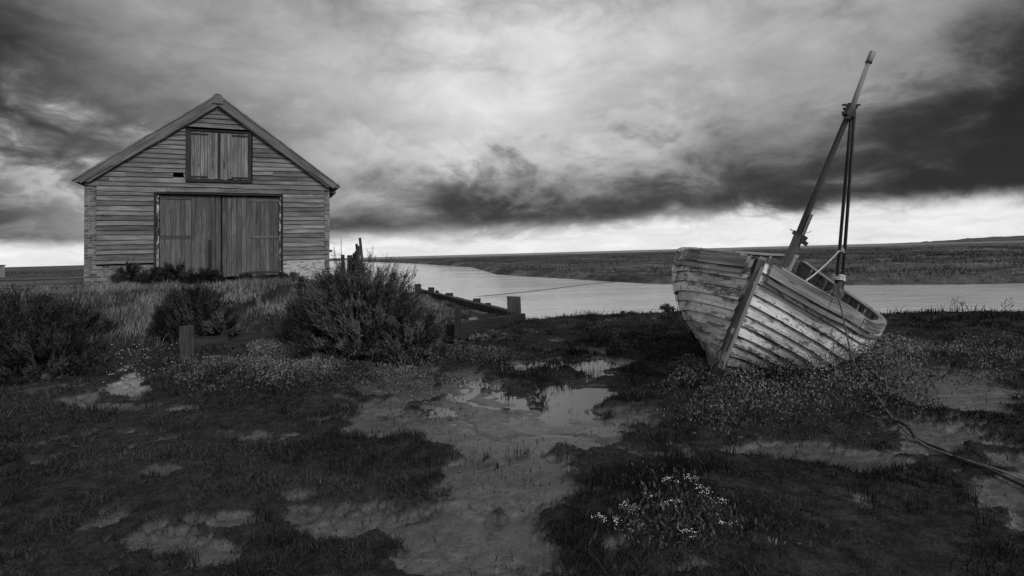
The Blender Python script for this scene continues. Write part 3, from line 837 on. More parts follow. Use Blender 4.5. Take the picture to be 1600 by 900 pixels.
# t breaks so every plank has about the same width at each station
def girth_breaks():
    tt = np.linspace(0, 1, 200); out = []
    for s in ST:
        x, y, z = section(np.full(200, s), tt)
        g = np.concatenate([[0], np.cumsum(np.hypot(np.diff(y), np.diff(z)))]); out.append(np.interp(np.linspace(0, g[-1], NP + 1), g, tt))
    return np.array(out)
GB = girth_breaks()
def nrm(s, t):
    e = 1e-3
    x0, y0, z0 = section(s, np.clip(t - e, 0, 1)); x1, y1, z1 = section(s, np.clip(t + e, 0, 1))
    x2, y2, z2 = section(np.clip(s - e, 0, 1), t); x3, y3, z3 = section(np.clip(s + e, 0, 1), t)
    u = np.stack([x1 - x0, y1 - y0, z1 - z0], -1); v = np.stack([x3 - x2, y3 - y2, z3 - z2], -1)
    n = np.cross(u, v); n /= np.linalg.norm(n, axis=-1, keepdims=True) + 1e-12
    n *= np.sign(n[..., 1:2] + 1e-9); return n
def hullpt(s, t, off, side):
    x, y, z = section(s, t); n = nrm(s, t)
    P_ = np.stack([x, y, z], -1) + n * np.asarray(off)[..., None]
    P_[..., 1] = np.maximum(P_[..., 1], .012)
    return np.stack([-P_[..., 0], P_[..., 1] * side, P_[..., 2]], -1)
def build_hull():
    V = []; F = []; WC = []; RN = []; TT = []; SE = []; n0 = 0; nS = len(ST)
    xs = ST * BL
    for side in (1, -1):
        for k in range(NP):
            t0 = GB[:, k]; t1 = GB[:, k + 1]; r_ = random.random(); butt = random.uniform(.25, .8); r2 = random.random()
            t1o = t1 if k == NP - 1 else t1 + (GB[:, min(k + 2, NP)] - t1) * .18
            wav = .0015 * np.sin(xs * 3 + k) + .0010 * rng.standard_normal(nS)
            rows = [(t0, .000), (t0 + (t1o - t0) * .0, .029), (t0 + (t1o - t0) * .5, .015), (t1o, .002), (t1o, -.014), (t0, -.014)]
            for q, (tt, off) in enumerate(rows):
                o_ = off + (wav if 0 < q < 4 else 0)
                V.append(hullpt(ST, np.clip(tt, 0, 1), np.broadcast_to(o_, ST.shape), side))
                g = (0, 0, .06, .12, .14, .02)[q]
                rr_ = np.where(ST > butt, r2, r_)
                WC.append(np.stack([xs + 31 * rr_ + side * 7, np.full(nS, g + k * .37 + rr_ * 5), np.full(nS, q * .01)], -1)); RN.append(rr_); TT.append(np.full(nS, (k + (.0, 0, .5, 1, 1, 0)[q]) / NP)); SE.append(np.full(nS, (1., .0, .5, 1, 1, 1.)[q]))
            for q in range(5):
                a = n0 + q * nS + np.arange(nS - 1); b = a + nS
                f = np.stack([a, a + 1, b + 1, b], -1) if side > 0 else np.stack([b, b + 1, a + 1, a], -1)
                F.append(f)
            n0 += 6 * nS
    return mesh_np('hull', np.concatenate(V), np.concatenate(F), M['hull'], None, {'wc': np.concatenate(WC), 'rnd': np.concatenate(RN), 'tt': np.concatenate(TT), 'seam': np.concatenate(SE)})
def hull_mat():
    m, t, bs = newmat('flaking_hull_planks')
    wc = attr(t, 'wc', True); rn = attr(t, 'rnd'); tt = attr(t, 'tt')
    g1 = t.noise(t.vm('MULTIPLY', wc, (2.2, 45., 20.)), 1.0, 5, .65, .5)
    pn = t.noise(t.vm('MULTIPLY', wc, (2.0, 6., 2.)), 1.5, 9, .7, .4)
    pf = t.noise(t.vm('MULTIPLY', wc, (14., 40., 10.)), 1.0, 6, .7)
    pat = t.m('ADD', pn, t.m('MULTIPLY', t.m('SUBTRACT', pf, .5), .4))
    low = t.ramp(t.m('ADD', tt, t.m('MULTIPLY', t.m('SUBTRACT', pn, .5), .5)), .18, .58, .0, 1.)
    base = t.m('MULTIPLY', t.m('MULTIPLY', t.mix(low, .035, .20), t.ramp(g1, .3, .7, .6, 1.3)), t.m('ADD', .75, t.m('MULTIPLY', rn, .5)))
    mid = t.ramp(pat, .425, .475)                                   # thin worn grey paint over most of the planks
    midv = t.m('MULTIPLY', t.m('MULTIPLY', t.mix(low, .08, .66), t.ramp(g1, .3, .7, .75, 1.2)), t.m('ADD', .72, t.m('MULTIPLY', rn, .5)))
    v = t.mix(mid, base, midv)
    pn2 = t.noise(t.vm('MULTIPLY', wc, (1.3, 4., 2.)), 1.3, 8, .66, .6)
    thr = t.ramp(tt, .25, 1.0, .64, .515)
    wh = t.ramp(t.m('ADD', pn2, t.m('MULTIPLY', t.m('SUBTRACT', pf, .5), .2)), thr, t.m('ADD', thr, .02))
    v = t.mix(wh, v, t.m('MULTIPLY', .72, t.ramp(pf, .3, .7, .85, 1.05)))
    seam = t.ramp(attr(t, 'seam'), .74, .84)                        # painted shade, with dirt, strengthening the line along the lap
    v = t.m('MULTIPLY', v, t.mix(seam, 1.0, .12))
    wx = t.xyz(wc)
    nx = t.m('MULTIPLY', t.m('SUBTRACT', t.m('FRACT', t.m('DIVIDE', wx[0], .16)), .5), .16); ny = t.m('MULTIPLY', t.m('SUBTRACT', attr(t, 'seam'), .13), .13)
    nail = t.m('ADD', t.m('POWER', nx, 2.), t.m('POWER', ny, 2.))
    v = t.m('MULTIPLY', v, t.ramp(nail, .00003, .0001, .25, 1.))      # rove heads along the lap
    stain = t.noise(t.vm('MULTIPLY', wc, (.9, 1.2, 1.)), 1.7, 6, .6)
    v = t.m('MULTIPLY', v, t.ramp(stain, .35, .65, .68, 1.12))
    t.l.new(grey(t, v), bs.inputs['Base Color'])
    bs.inputs['Roughness'].default_value = .75; bs.inputs['Specular IOR Level'].default_value = .3
    bump(t, bs, t.m('ADD', g1, t.m('ADD', t.m('MULTIPLY', mid, .8), wh)), .7, .005)
    return m
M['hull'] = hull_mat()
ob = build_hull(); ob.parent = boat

def sweep(mb, s0, s1, side, y0, y1, z0, z1, n=12, rnd=None, t=1.0, jit=.002):
    """rectangular rail along the sheer: y across (outboard +), z up, both relative to the hull surface at t"""
    rnd = random.random() if rnd is None else rnd
    S = np.linspace(s0, s1, n); x, y, z = section(S, np.full(n, t))
    e = 1e-3; xa, ya, _ = section(np.clip(S - e, 0, 1), np.full(n, t)); xb, yb, _ = section(np.clip(S + e, 0, 1), np.full(n, t))
    tx = xb - xa; ty = yb - ya; L = np.hypot(tx, ty); nx = -ty / L; ny = tx / L
    V = []; W = []
    for i in range(n):
        for (a, b) in ((y0, z0), (y1, z0), (y1, z1), (y0, z1)):
            j = random.uniform(-jit, jit); yy = max(y[i] + ny[i] * (a + j), .0)
            V.append((-(x[i] + nx[i] * (a + j)), side * yy, z[i] + b + random.uniform(-jit, jit))); W.append((S[i] * BL, a, b))
    F = []
    for i in range(n - 1):
        for k in range(4):
            f = (i * 4 + k, i * 4 + (k + 1) % 4, i * 4 + 4 + (k + 1) % 4, i * 4 + 4 + k); F.append(f if side < 0 else f[::-1])
    F.append((0, 3, 2, 1) if side < 0 else (0, 1, 2, 3)); m_ = (n - 1) * 4; F.append((m_, m_ + 1, m_ + 2, m_ + 3) if side < 0 else (m_ + 3, m_ + 2, m_ + 1, m_))
    mb.add(V, F, W, rnd)
for side, cuts in ((1, [.006, .30, .47, .62, .80, .99]), (-1, [.006, .10, .16, .22, .30, .45, .7, .99])):
    mb = MB()
    for a, b in zip(cuts[:-1], cuts[1:]):
        sweep(mb, a + .001, b - .001, side, -.012, .052 + random.uniform(-.004, .004), -.115, .0 + random.uniform(-.004, .006), n=14, jit=.0015)
    o = mb.build('gunwale', M['rail']); o.parent = boat
    mb = MB()
    for a, b in ((.008, .33), (.332, .70), (.702, .985)):
        sweep(mb, a, b, side, .026, .052, -.185, -.145, n=16)
    o = mb.build('rubbing_strake', M['rail']); o.parent = boat
    mb = MB()
    for a, b in ((.02, .35), (.352, .66), (.67, .985)):
        sweep(mb, a, b, side, -.055, .040, .006, .026, n=16)
    o = mb.build('capping_rail', M['worn']); o.parent = boat
    mb = MB(); sweep(mb, .05, .95, side, -.075, -.05, -.34, -.27, n=30); o = mb.build('stringer', M['rib']); o.parent = boat
    for i, s in enumerate(np.arange(.10, .93, .036)):
        mb = MB(); tt = np.linspace(.12, .985, 9); s_ = s + random.uniform(-.004, .004)
        P0 = hullpt(np.full(9, s_), tt, np.full(9, -.03), side)
        for q in range(8):
            a, b = Vector(P0[q]), Vector(P0[q + 1])
            mb.board(a, b + (b - a) * .08, Vector((1, 0, 0)), .045 + random.uniform(-.006, .006), .035, rnd=(i * .37) % 1)
        o = mb.build('rib', M['rib']); o.parent = boat
# stem, stern post and keel
mb = MB(); Hs = float(spl(SHZ, 0.0))
mb.board((.075, .022, -.12), (.235, .022, Hs + .015), Vector((0, 1, 0)), .062, .11, nseg=14, jit=.003, rnd=.4, endjit=.01)
o = mb.build('stem_post', M['stem']); o.parent = boat
mb = MB(); mb.board((.035, -.002, -.12), (.190, -.002, Hs - .005), Vector((0, 1, 0)), .085, .09, nseg=14, jit=.004, rnd=.05)
o = mb.build('apron', M['apron']); o.parent = boat  # its dark colour paints the shaded groove beside the stem
mb = MB(); mb.board((.078, .012, -.13), (.118, .012, .36), Vector((0, 1, 0)), .118, .135, nseg=6, jit=.006, rnd=.3, endjit=.02)
o = mb.build('forefoot', M['darkwood']); o.parent = boat
mb = MB(); mb.board((.182, .048, .45), (.240, .048, Hs - .06), Vector((0, 1, 0)), .022, .115, nseg=8, jit=.002, rnd=.9); o = mb.build('stem_lit_strip', M['topspar']); o.parent = boat  # pale strip painting the lit port face of the stem
mb = MB(); mb.board((-BL + .30, 0, -.02), (-BL - .03, 0, float(spl(SHZ, 1.0)) + .06), Vector((0, 1, 0)), .10, .12, nseg=6, jit=.004); o = mb.build('stern_post', M['stem']); o.parent = boat
mb = MB(); mb.board((.05, 0, -.055), (-BL + .3, 0, -.055), Vector((0, 0, 1)), .14, .08, nseg=10, jit=.004); o = mb.build('keel', M['darkwood']); o.parent = boat
mb = MB()                                                                        # breasthook and debris of the fore deck
mb.prism([(0, -.04), (0, .04), (-.22, .30), (-.30, .32), (-.22, .0), (-.30, -.32), (-.22, -.30)], (.04, 0, Hs - .10), (1, 0, 0), (0, 1, 0), (0, 0, 1), .05)
o = mb.build('breasthook', M['darkwood']); o.parent = boat
for i in range(12):
    mb = MB(); x = -random.uniform(.45, 1.5); y = random.uniform(-.55, .45); z = 1.12 + random.uniform(-.10, .06)
    mb.board((x, y, z), (x - random.uniform(.1, .5), y + random.uniform(-.3, .3), z + random.uniform(-.08, .08)), (0, random.uniform(-.5, .5), 1), random.uniform(.03, .09), .02, nseg=2, jit=.004)
    o = mb.build('broken_board', M['rib']); o.parent = boat
for xx, zz in ((-1.55, .86), (-2.9, .78)):
    s = -xx / BL; yy = float(section(s, .86)[1]) - .02
    mb = MB(); mb.board((xx, -yy, zz), (xx, yy, zz), (1, 0, 0), .22, .04, nseg=6, jit=.003); o = mb.build('thwart', M['rib']); o.parent = boat
mb = MB()
for i in range(9):
    y = -.45 + i * .11
    mb.board((-1.0, y, .20 + abs(y) * .22), (-4.2, y * .9, .22 + abs(y) * .22), (0, 1, 0), .10, .02, nseg=8, jit=.004)
o = mb.build('bottom_boards', M['darkwood']); o.parent = boat
for i in range(34):
    mb = MB(); s = random.uniform(.3, .85); sd_ = random.choice((1, 1, 1, -1)); t = random.uniform(.55, .93)
    p = Vector(hullpt(np.array([s]), np.array([t]), np.array([-.055]), sd_)[0])
    mb.board(p, p + Vector((random.uniform(-.25, .25), random.uniform(-.06, .06), random.uniform(-.10, .06))), (0, .3, 1), random.uniform(.02, .06), .015, nseg=2, jit=.004)
    o = mb.build('lining_scrap', M['rib']); o.parent = boat

def U(px, py, Y): return toboat(px, py, Y)
# mast
mb = MB(); foot = U(1203, 474, 7.5); head = U(1331, 166, 7.0)
pts = [foot.lerp(head, t) for t in np.linspace(0, 1, 14)]
mb.tube(pts, [.045 - .012 * t for t in np.linspace(0, 1, 14)], 10, wob=.03)
mast = mb.build('mast', M['spar'], None, True); mast.parent = boat
mb = MB(); mb.board(foot.lerp(head, .06) + Vector((.05, -.005, 0)), foot.lerp(head, .36) + Vector((.048, -.005, 0)), Vector((0, 1, 0)), .085, .04, nseg=8, jit=.003)
mb.board(foot.lerp(head, .28) + Vector((.01, .052, 0)), foot.lerp(head, .475) + Vector((.01, .052, 0)), Vector((1, 0, 0)), .07, .035, nseg=6, jit=.003)
o = mb.build('mast_cheek', M['mastlow']); o.parent = mast
mb = MB(); mb.board(foot.lerp(head, .10) + Vector((.03, .075, 0)), foot.lerp(head, .27) + Vector((.03, .062, 0)), Vector((1, 0, 0)), .08, .035, nseg=5, jit=.003, rnd=.95)
o = mb.build('mast_wedge', M['rail']); o.parent = mast
mb = MB(); c = foot.lerp(head, .365); ax = (head - foot).normalized()
mb.board(c + Vector((0, -.07, .012)), c + Vector((0, .11, -.03)), ax, .055, .13, nseg=3, jit=.004); mb.board(c + Vector((.02, .07, -.07)), c + Vector((.02, .14, -.09)), ax, .05, .09, nseg=2, jit=.004)
mb.board(c + Vector((.02, -.07, .02)), c + Vector((.02, -.115, .035)), ax, .012, .012); mb.board(c + Vector((.02, .08, .05)), c + Vector((.02, .125, .085)), ax, .007, .007)
o = mb.build('mast_collar', M['iron']); o.parent = mast
mb = MB(); tA = U(1325, 186, 6.96); tB = U(1357, 98, 6.85); tC = U(1364, 81, 6.84)
mb.tube([tA, tA.lerp(tB, .5), tB], [.031, .029, .027], 10); mb.tube([tB, tB.lerp(tC, .25), tC], [.031, .036, .038], 10)
tm = mb.build('topmast', M['topspar'], None, True); tm.parent = boat
mb = MB(); mb.tube([tA.lerp(tB, .995), tB.lerp(tC, .06)], .040, 10); o = mb.build('band', M['iron']); o.parent = tm
mb = MB(); h2 = U(1331, 172, 6.98)
mb.board(U(1317, 164, 6.97), U(1343, 164, 6.97), (0, 0, 1), .025, .05, nseg=3, jit=.003); mb.board(U(1319, 170, 6.97), U(1338, 168, 6.97), (0, 0, 1), .03, .06, nseg=3, jit=.003)
mb.tube([U(1322, 181, 6.97), U(1330, 163, 6.97)], [.05, .046], 8, wob=.1); mb.tube([U(1333, 184, 6.97), U(1332, 168, 6.97)], [.034, .038], 8, wob=.1)
mb.board(U(1316, 176, 6.95), U(1324, 176, 6.95), (0, 0, 1), .03, .03)
o = mb.build('masthead_fitting', M['iron']); o.parent = mast
# twin spars and the post they stand on
for (x0, y0, x1, y1) in ((1306.5, 452, 1330, 178), (1315.5, 452, 1335, 180)):
    mb = MB(); a = U(x0, y0, 7.85); b = U(x1, y1, 7.0); mb.tube([a.lerp(b, t) for t in np.linspace(0, 1, 9)], [.022 - .004 * t for t in np.linspace(0, 1, 9)], 8, wob=.05)
    o = mb.build('spar', M['spar'], None, True); o.parent = boat
mb = MB(); mb.board(U(1307, 500, 7.88), U(1311, 428, 7.82), (0, 1, 0), .11, .10, nseg=6, jit=.006, wid2=.10, endjit=.02)
post = mb.build('samson_post', M['mastlow']); post.parent = boat
def coil(c, ax, r, rr, n, turns, mb, jit=.2):
    ax = Vector(ax).normalized(); u = ax.orthogonal().normalized(); v = ax.cross(u); P = []
    for i in range(n * turns + 1):
        a = 2 * math.pi * i / n; P.append(Vector(c) + (u * math.cos(a) + v * math.sin(a)) * r * (1 + random.uniform(-jit, jit) * .3) + ax * ((i / n - turns / 2) * rr * 1.7))
    mb.tube(P, rr, 6)
mb = MB(); axp = (U(1311, 428, 7.82) - U(1307, 500, 7.88)).normalized()
coil(U(1310.5, 433, 7.82), axp, .075, .011, 10, 4, mb); o = mb.build('lashing', M['rope']); o.parent = boat
mb = MB(); coil(U(1313, 391, 7.67), axp, .05, .011, 10, 3, mb); o = mb.build('lashing', M['rope']); o.parent = boat
mb = MB(); coil(U(1312, 428, 7.80), Vector((1, .3, .3)), .05, .010, 10, 2, mb)
o = mb.build('lashing', M['rope']); o.parent = boat
mb = MB(); a = U(1254, 442, 7.3); b = U(1313, 390, 7.64); mb.tube([a.lerp(b, t) + Vector((0, 0, -.10 * 4 * t * (1 - t) * .5)) for t in np.linspace(0, 1, 14)], .010, 6)
o = tag(mb.build('stay_rope', M['rope']), 'pale rope slanting up to the twin spars'); o.parent = boat

# hanging mooring rope and the dark line on the mud
def rope_obj(name, pts, r, mat, label, cat='rope', k=6):
    mb = MB(); P = [Vector(p) for p in pts]; out = []
    for i in range(len(P) - 1):
        a = P[max(i - 1, 0)]; b = P[i]; c = P[i + 1]; d_ = P[min(i + 2, len(P) - 1)]
        for t in np.linspace(0, 1, 8, endpoint=False):
            out.append(.5 * ((2 * b) + (c - a) * t + (2 * a - 5 * b + 4 * c - d_) * t * t + (3 * b - a - 3 * c + d_) * t**3))
    out.append(P[-1]); mb.tube(out, r, k)
    return tag(mb.build(name, mat, None, True), label, cat)
def gp(px, py, dz=0.0):
    p = ground_pt(px, py, 0.05)
    for _ in range(6): p = ground_pt(px, py, hz(p.x, p.y))
    return Vector((p.x, p.y, p.z + dz))
railp = BM @ Vector(tuple(hullpt(np.array([.30]), np.array([1.0]), np.array([.07]), 1)[0]))
def nearest_rail(px):
    best = None
    for s in np.linspace(.02, .5, 200):
        x, y, z = section(s, 1.0); p = BM @ Vector((-float(x), float(y) + .02, float(z) + .035)); q, _ = to_px(p.x, p.y, p.z)
        if best is None or abs(q - px) < best[0]: best = (abs(q - px), p)
    return best[1]
r0 = nearest_rail(1297)
out_ = Vector((.62, -.78, 0)) * .045
P = [r0 + Vector((-.03, .10, .012)), r0 + Vector((.0, .02, .016)), r0 + out_ * 1.5 + Vector((.01, 0, -.04))]
g1 = gp(1352, 618, .16); 
P += [P[-1].lerp(g1, .35) + Vector((-.015, 0, -.05)), P[-1].lerp(g1, .7) + Vector((-.03, 0, -.08)), g1, gp(1372, 641, .12), gp(1398, 666, .05), gp(1440, 695, .012), gp(1490, 715, .012), gp(1560, 737, .012), gp(1610, 757, .012), gp(1700, 790, .01), gp(1800, 830, .01)]
rope_obj('mooring_rope', P, .0080, wood('grey_rope', .14, .2, .4, knots=False), 'long grey mooring rope hanging from the boat rail down onto the mud')
P = [gp(1395, 660, .02), gp(1416, 668, .015), gp(1434, 690, .015), gp(1470, 705, .015), gp(1500, 722, .02), gp(1545, 738, .02), gp(1600, 764, .02), gp(1700, 806, .02), gp(1800, 850, .02)]
rope_obj('ground_rope', P, .011, M['darkrope'], 'thick dark rope lying in a furrow on the mud right of the boat')

#PART3
# ------------------------------------------------------------------ timber edging of the quay
def upright(mb, px, pyb, pyt, Y, wpx, thk=None, lean=None, rnd=None, nseg=4, jit=.006, sink=.35, top=0.0):
    a = ray(px, pyb, Y); b = ray(px if lean is None else lean, pyt, Y); wd = wpx / FPX * Y
    a = a + (a - b).normalized() * sink
    mb.board(a, b, (1, 0, 0), wd, thk or wd * .9, nseg=nseg, jit=jit, rnd=rnd, endjit=.012)
rev = thing('timber_revetment', (-.2, 13.6, 0), 'long tarred timber beam with stub posts edging the quay down to the river', 'revetment')
p0 = ray(800, 489, 13.45); p1 = ray(655, 452.5, 23.4); p2_ = p1 + (p1 - p0) * .5
mb = MB(); mb.board(p0 + Vector((.05, -.05, -.06)), p1 + Vector((0, 0, -.08)), Z3, .20, .22, nseg=24, jit=.010); mb.board(p0 + Vector((.1, -.05, -.30)), p1 + Vector((.05, 0, -.32)), Z3, .22, .12, nseg=24, jit=.010)
adopt(rev, mb.build('beam', M['darkwood']))
for px, pyb, pyt, Y, wp in ((650, 452, 444, 23.6, 9), (671, 457, 449, 21.7, 9), (680, 461, 454, 20.9, 5), (699, 466, 458, 19.4, 11), (717, 471, 466, 18.2, 8), (742, 478, 467, 16.6, 12), (760, 482, 473, 15.6, 8)):
    mb = MB(); upright(mb, px + 3, pyb, pyt, Y + .05, wp, .16, sink=1.0); adopt(rev, mb.build('post', M['darkwood']))
mb = MB(); upright(mb, 803, 500, 463.5, 13.55, 21, .26, sink=1.2, nseg=6, jit=.012); adopt(rev, tag(mb.build('end_post', M['post']), 'thick square end post with a bleached split face'))
front = thing('plank_barrier', (-1.0, 10.65, 0), 'heavy tarred plank fixed between a short post and the quay corner', 'barrier')
mb = MB(); a = ray(717, 514, 10.7); b = ray(818, 498, 13.3)
mb.board(a, b, Z3, .25, .09, nseg=16, jit=.010); adopt(front, mb.build('plank', M['darkwood']))
mb = MB(); mb.board(a + Vector((0, .06, -.30)), b + Vector((0, .06, -.36)), Z3, .20, .07, nseg=16, jit=.010); adopt(front, mb.build('lower_plank', M['darkwood']))
mb = MB(); upright(mb, 715.5, 545, 478, 10.55, 10, .14, sink=.5, nseg=6, jit=.008); adopt(front, mb.build('post', M['darkwood']))
left = thing('plank_barrier', (-4.7, 9.9, 0), 'low dark planks between two short posts half buried in leaves below the barn', 'barrier')
mb = MB(); a = ray(298, 540, 9.35); b = ray(452, 527, 10.5); mb.board(a, b, Z3, .26, .08, nseg=14, jit=.010); mb.board(a + Vector((.02, .03, -.23)), b + Vector((0, .03, -.23)), Z3, .18, .07, nseg=14, jit=.010)
adopt(left, mb.build('plank', M['darkwood']))
mb = MB(); upright(mb, 292, 570, 509, 9.2, 14, .17, sink=.4, nseg=7, jit=.010, rnd=.6); adopt(left, mb.build('post', M['post']))
mb = MB(); upright(mb, 446, 545, 500, 10.45, 12, .16, sink=.4, nseg=6, jit=.010); adopt(left, mb.build('post', M['post']))
mid = thing('plank_barrier', (-2.6, 10.6, 0), 'rotting plank edge hidden behind the big feathery shrub', 'barrier')
mb = MB(); mb.board(ray(455, 527, 10.55), ray(712, 517, 10.75), Z3, .24, .07, nseg=14, jit=.008); adopt(mid, mb.build('plank', M['darkwood']))

# derelict staging beyond the barn's corner
jet = thing('derelict_staging', (-7.2, 27, .4), 'ragged cluster of upright weathered posts and boards beside the barn, tallest one leaning', 'staging')
for i, (px, pyt, lean, wp, Y) in enumerate(((568, 371.5, 562, 3.4, 26.5), (559.5, 381, 557, 3.0, 26.9), (562, 384, 560, 3.0, 27.0), (555, 392.5, 555.5, 2.6, 27.4), (552.5, 395.5, 553, 2.6, 27.6), (549, 400, 549, 2.6, 28.4), (566, 396, 565, 3.0, 26.6))):
    mb = MB(); upright(mb, px, 428, pyt, Y, wp, .10, lean=lean, nseg=6, jit=.012, sink=.8); adopt(jet, mb.build('post', M['post']))
mb = MB()
for k, (px, pyt, wp) in enumerate(((544, 399, 3), (546.5, 401, 2.4), (551, 402, 3.4), (557, 404, 4), (563.5, 406, 3))):
    upright(mb, px, 424, pyt, 28.5 - k * .3, wp, .05, nseg=4, jit=.010)
mb.board(ray(543, 400.5, 28.8), ray(550, 399.5, 28.4), Z3, .07, .06, nseg=2, jit=.01)
adopt(jet, tag(mb.build('board', M['post']), 'broken upright boards'))
mb = MB(); upright(mb, 536, 425, 398, 28, 4.2, .16, nseg=3, jit=.012, sink=.8); tag(mb.build('mooring_post', M['post']), 'stubby dark post standing at the base of the thin pole by the barn', 'post')
mb = MB(); mb.tube([ray(533.5, 425, 30), ray(533, 373, 30)], [.022, .014], 6); tag(mb.build('pole', M['rail']), 'thin upright pole against the bright horizon right of the barn', 'pole')
mb = MB(); upright(mb, 973, 498, 486, 14.2, 5, .07, sink=.3); tag(mb.build('stake', M['darkwood']), 'tiny dark stake on the near bank between barn and boat', 'stake')

# small moored boat beyond the big shrub
sb = thing('rowing_boat', ray(598, 430, 44), 'small pale rowing boat moored beyond the big shrub', 'boat')
def small_hull():
    n = 14; V = []; F = []; k = 7
    for i in range(n + 1):
        s = i / n; b = .75 * math.sin(math.pi * min(s * .56 + .02, .5 + .0)) * (1 if s < .85 else 1) * min(1, s * 3 + .02) ** .6; hh = .62 + .22 * (1 - s)**2
        for j in range(k):
            a = math.pi * j / (k - 1); V.append((-2 + 4 * s, -math.cos(a) * b, hh * (1 - math.sin(a)**.6) + .02))
    for i in range(n):
        for j in range(k - 1): F.append((i * k + j, i * k + j + 1, (i + 1) * k + j + 1, (i + 1) * k + j))
    F.append(tuple(n * k + j for j in range(k))); return V, F
V_, F_ = small_hull(); me = bpy.data.meshes.new('hull'); me.from_pydata(V_, [], F_); me.materials.append(M['white'])
o = bpy.data.objects.new('hull', me); COL.objects.link(o); o.parent = sb
sm = o.modifiers.new('thickness', 'SOLIDIFY'); sm.thickness = .04
sb.location = (ray(598, 430, 52).x, 52, -.42); sb.rotation_euler = (0, 0, R(108)); sb.scale = (.8, .8, .8)
for x_ in (-.4, .9):
    mb = MB(); mb.board((x_, -.62, .42), (x_, .62, .42), (1, 0, 0), .22, .03); o = mb.build('thwart', M['darkwood']); o.parent = sb
# line lying across the river
a = ray(690, 468, 1); b = ray(962, 440, 1)
def on_water(px, py, z=-.285): return ground_pt(px, py, z)
rope_obj('river_line', [Vector((-2.6, 20.2, .2)), on_water(700, 466.5), on_water(780, 460), on_water(860, 451.5), on_water(920, 444), on_water(962, 440.5)], .014, M['darkrope'], 'thin dark mooring line lying across the surface of the river')
# hut at the far left
hp = ground_pt(2, 433, .3)
hut = thing('hut', (hp.x, hp.y, .2), 'small grey flat-roofed hut on the marsh at the left edge', 'hut')
D_ = hp.y
mb = MB(); a = ray(-30, 438, D_); b = ray(8, 438, D_ + 3); a.x -= 3.5; a.z = b.z = .1; topz = ray(2, 415, D_).z
def hbox(mb, x0, x1, y0, y1, z0, z1): mb.board(((x0 + x1) / 2, y0, (z0 + z1) / 2), ((x0 + x1) / 2, y1, (z0 + z1) / 2), (1, 0, 0), x1 - x0, z1 - z0)
hbox(mb, a.x, b.x, D_, D_ + 3, .1, topz); adopt(hut, mb.build('wall', M['render']))
mb = MB(); hbox(mb, a.x - .1, b.x + .1, D_ - .12, D_ + 3.1, topz + .002, topz + .1); adopt(hut, mb.build('roof', M['post']))
mb = MB(); hbox(mb, b.x - .05, b.x + .02, D_ + .4, D_ + 1.5, .7, topz - .35); adopt(hut, mb.build('doorway', M['black']))

# ------------------------------------------------------------------ vegetation built leaf by leaf
def leafmesh(B, D, N, L, Wd, rnd):
    """kite-shaped leaves: B base (n,3), D direction, N side direction, L length, Wd half width"""
    n = len(B); L = np.broadcast_to(L, n)[:, None]; Wd = np.broadcast_to(Wd, n)[:, None]
    up = np.cross(D, N)
    V = np.stack([B, B + D * L * .5 + N * Wd + up * Wd * .3, B + D * L, B + D * L * .5 - N * Wd + up * Wd * .3], 1).reshape(-1, 3)
    F = np.arange(n * 4).reshape(n, 4)
    return V, F, np.repeat(rnd, 4)
def unit(v): return v / (np.linalg.norm(v, axis=-1, keepdims=True) + 1e-9)
def side_of(D):
    r_ = rng.standard_normal(D.shape); return unit(np.cross(D, r_))
def blades(P, H_, Wd, bend, rnd):
    """grass blades: P base (n,3), H_ height, bend (n,3) horizontal displacement of the tip"""
    n = len(P); a = rng.uniform(0, 2 * math.pi, n); s = np.stack([np.cos(a), np.sin(a), np.zeros(n)], 1) * Wd[:, None] / 2
    mid = P + bend * .35; mid[:, 2] += H_ * .6
    tip = P + bend; tip[:, 2] += H_
    V = np.stack([P - s, P + s, mid + s * .75, mid - s * .75, tip], 1).reshape(-1, 3)
    b = np.arange(n)[:, None] * 5
    return V, [b + np.array([[0, 1, 2, 3]]), b + np.array([[3, 2, 4]])], np.repeat(rnd, 5)
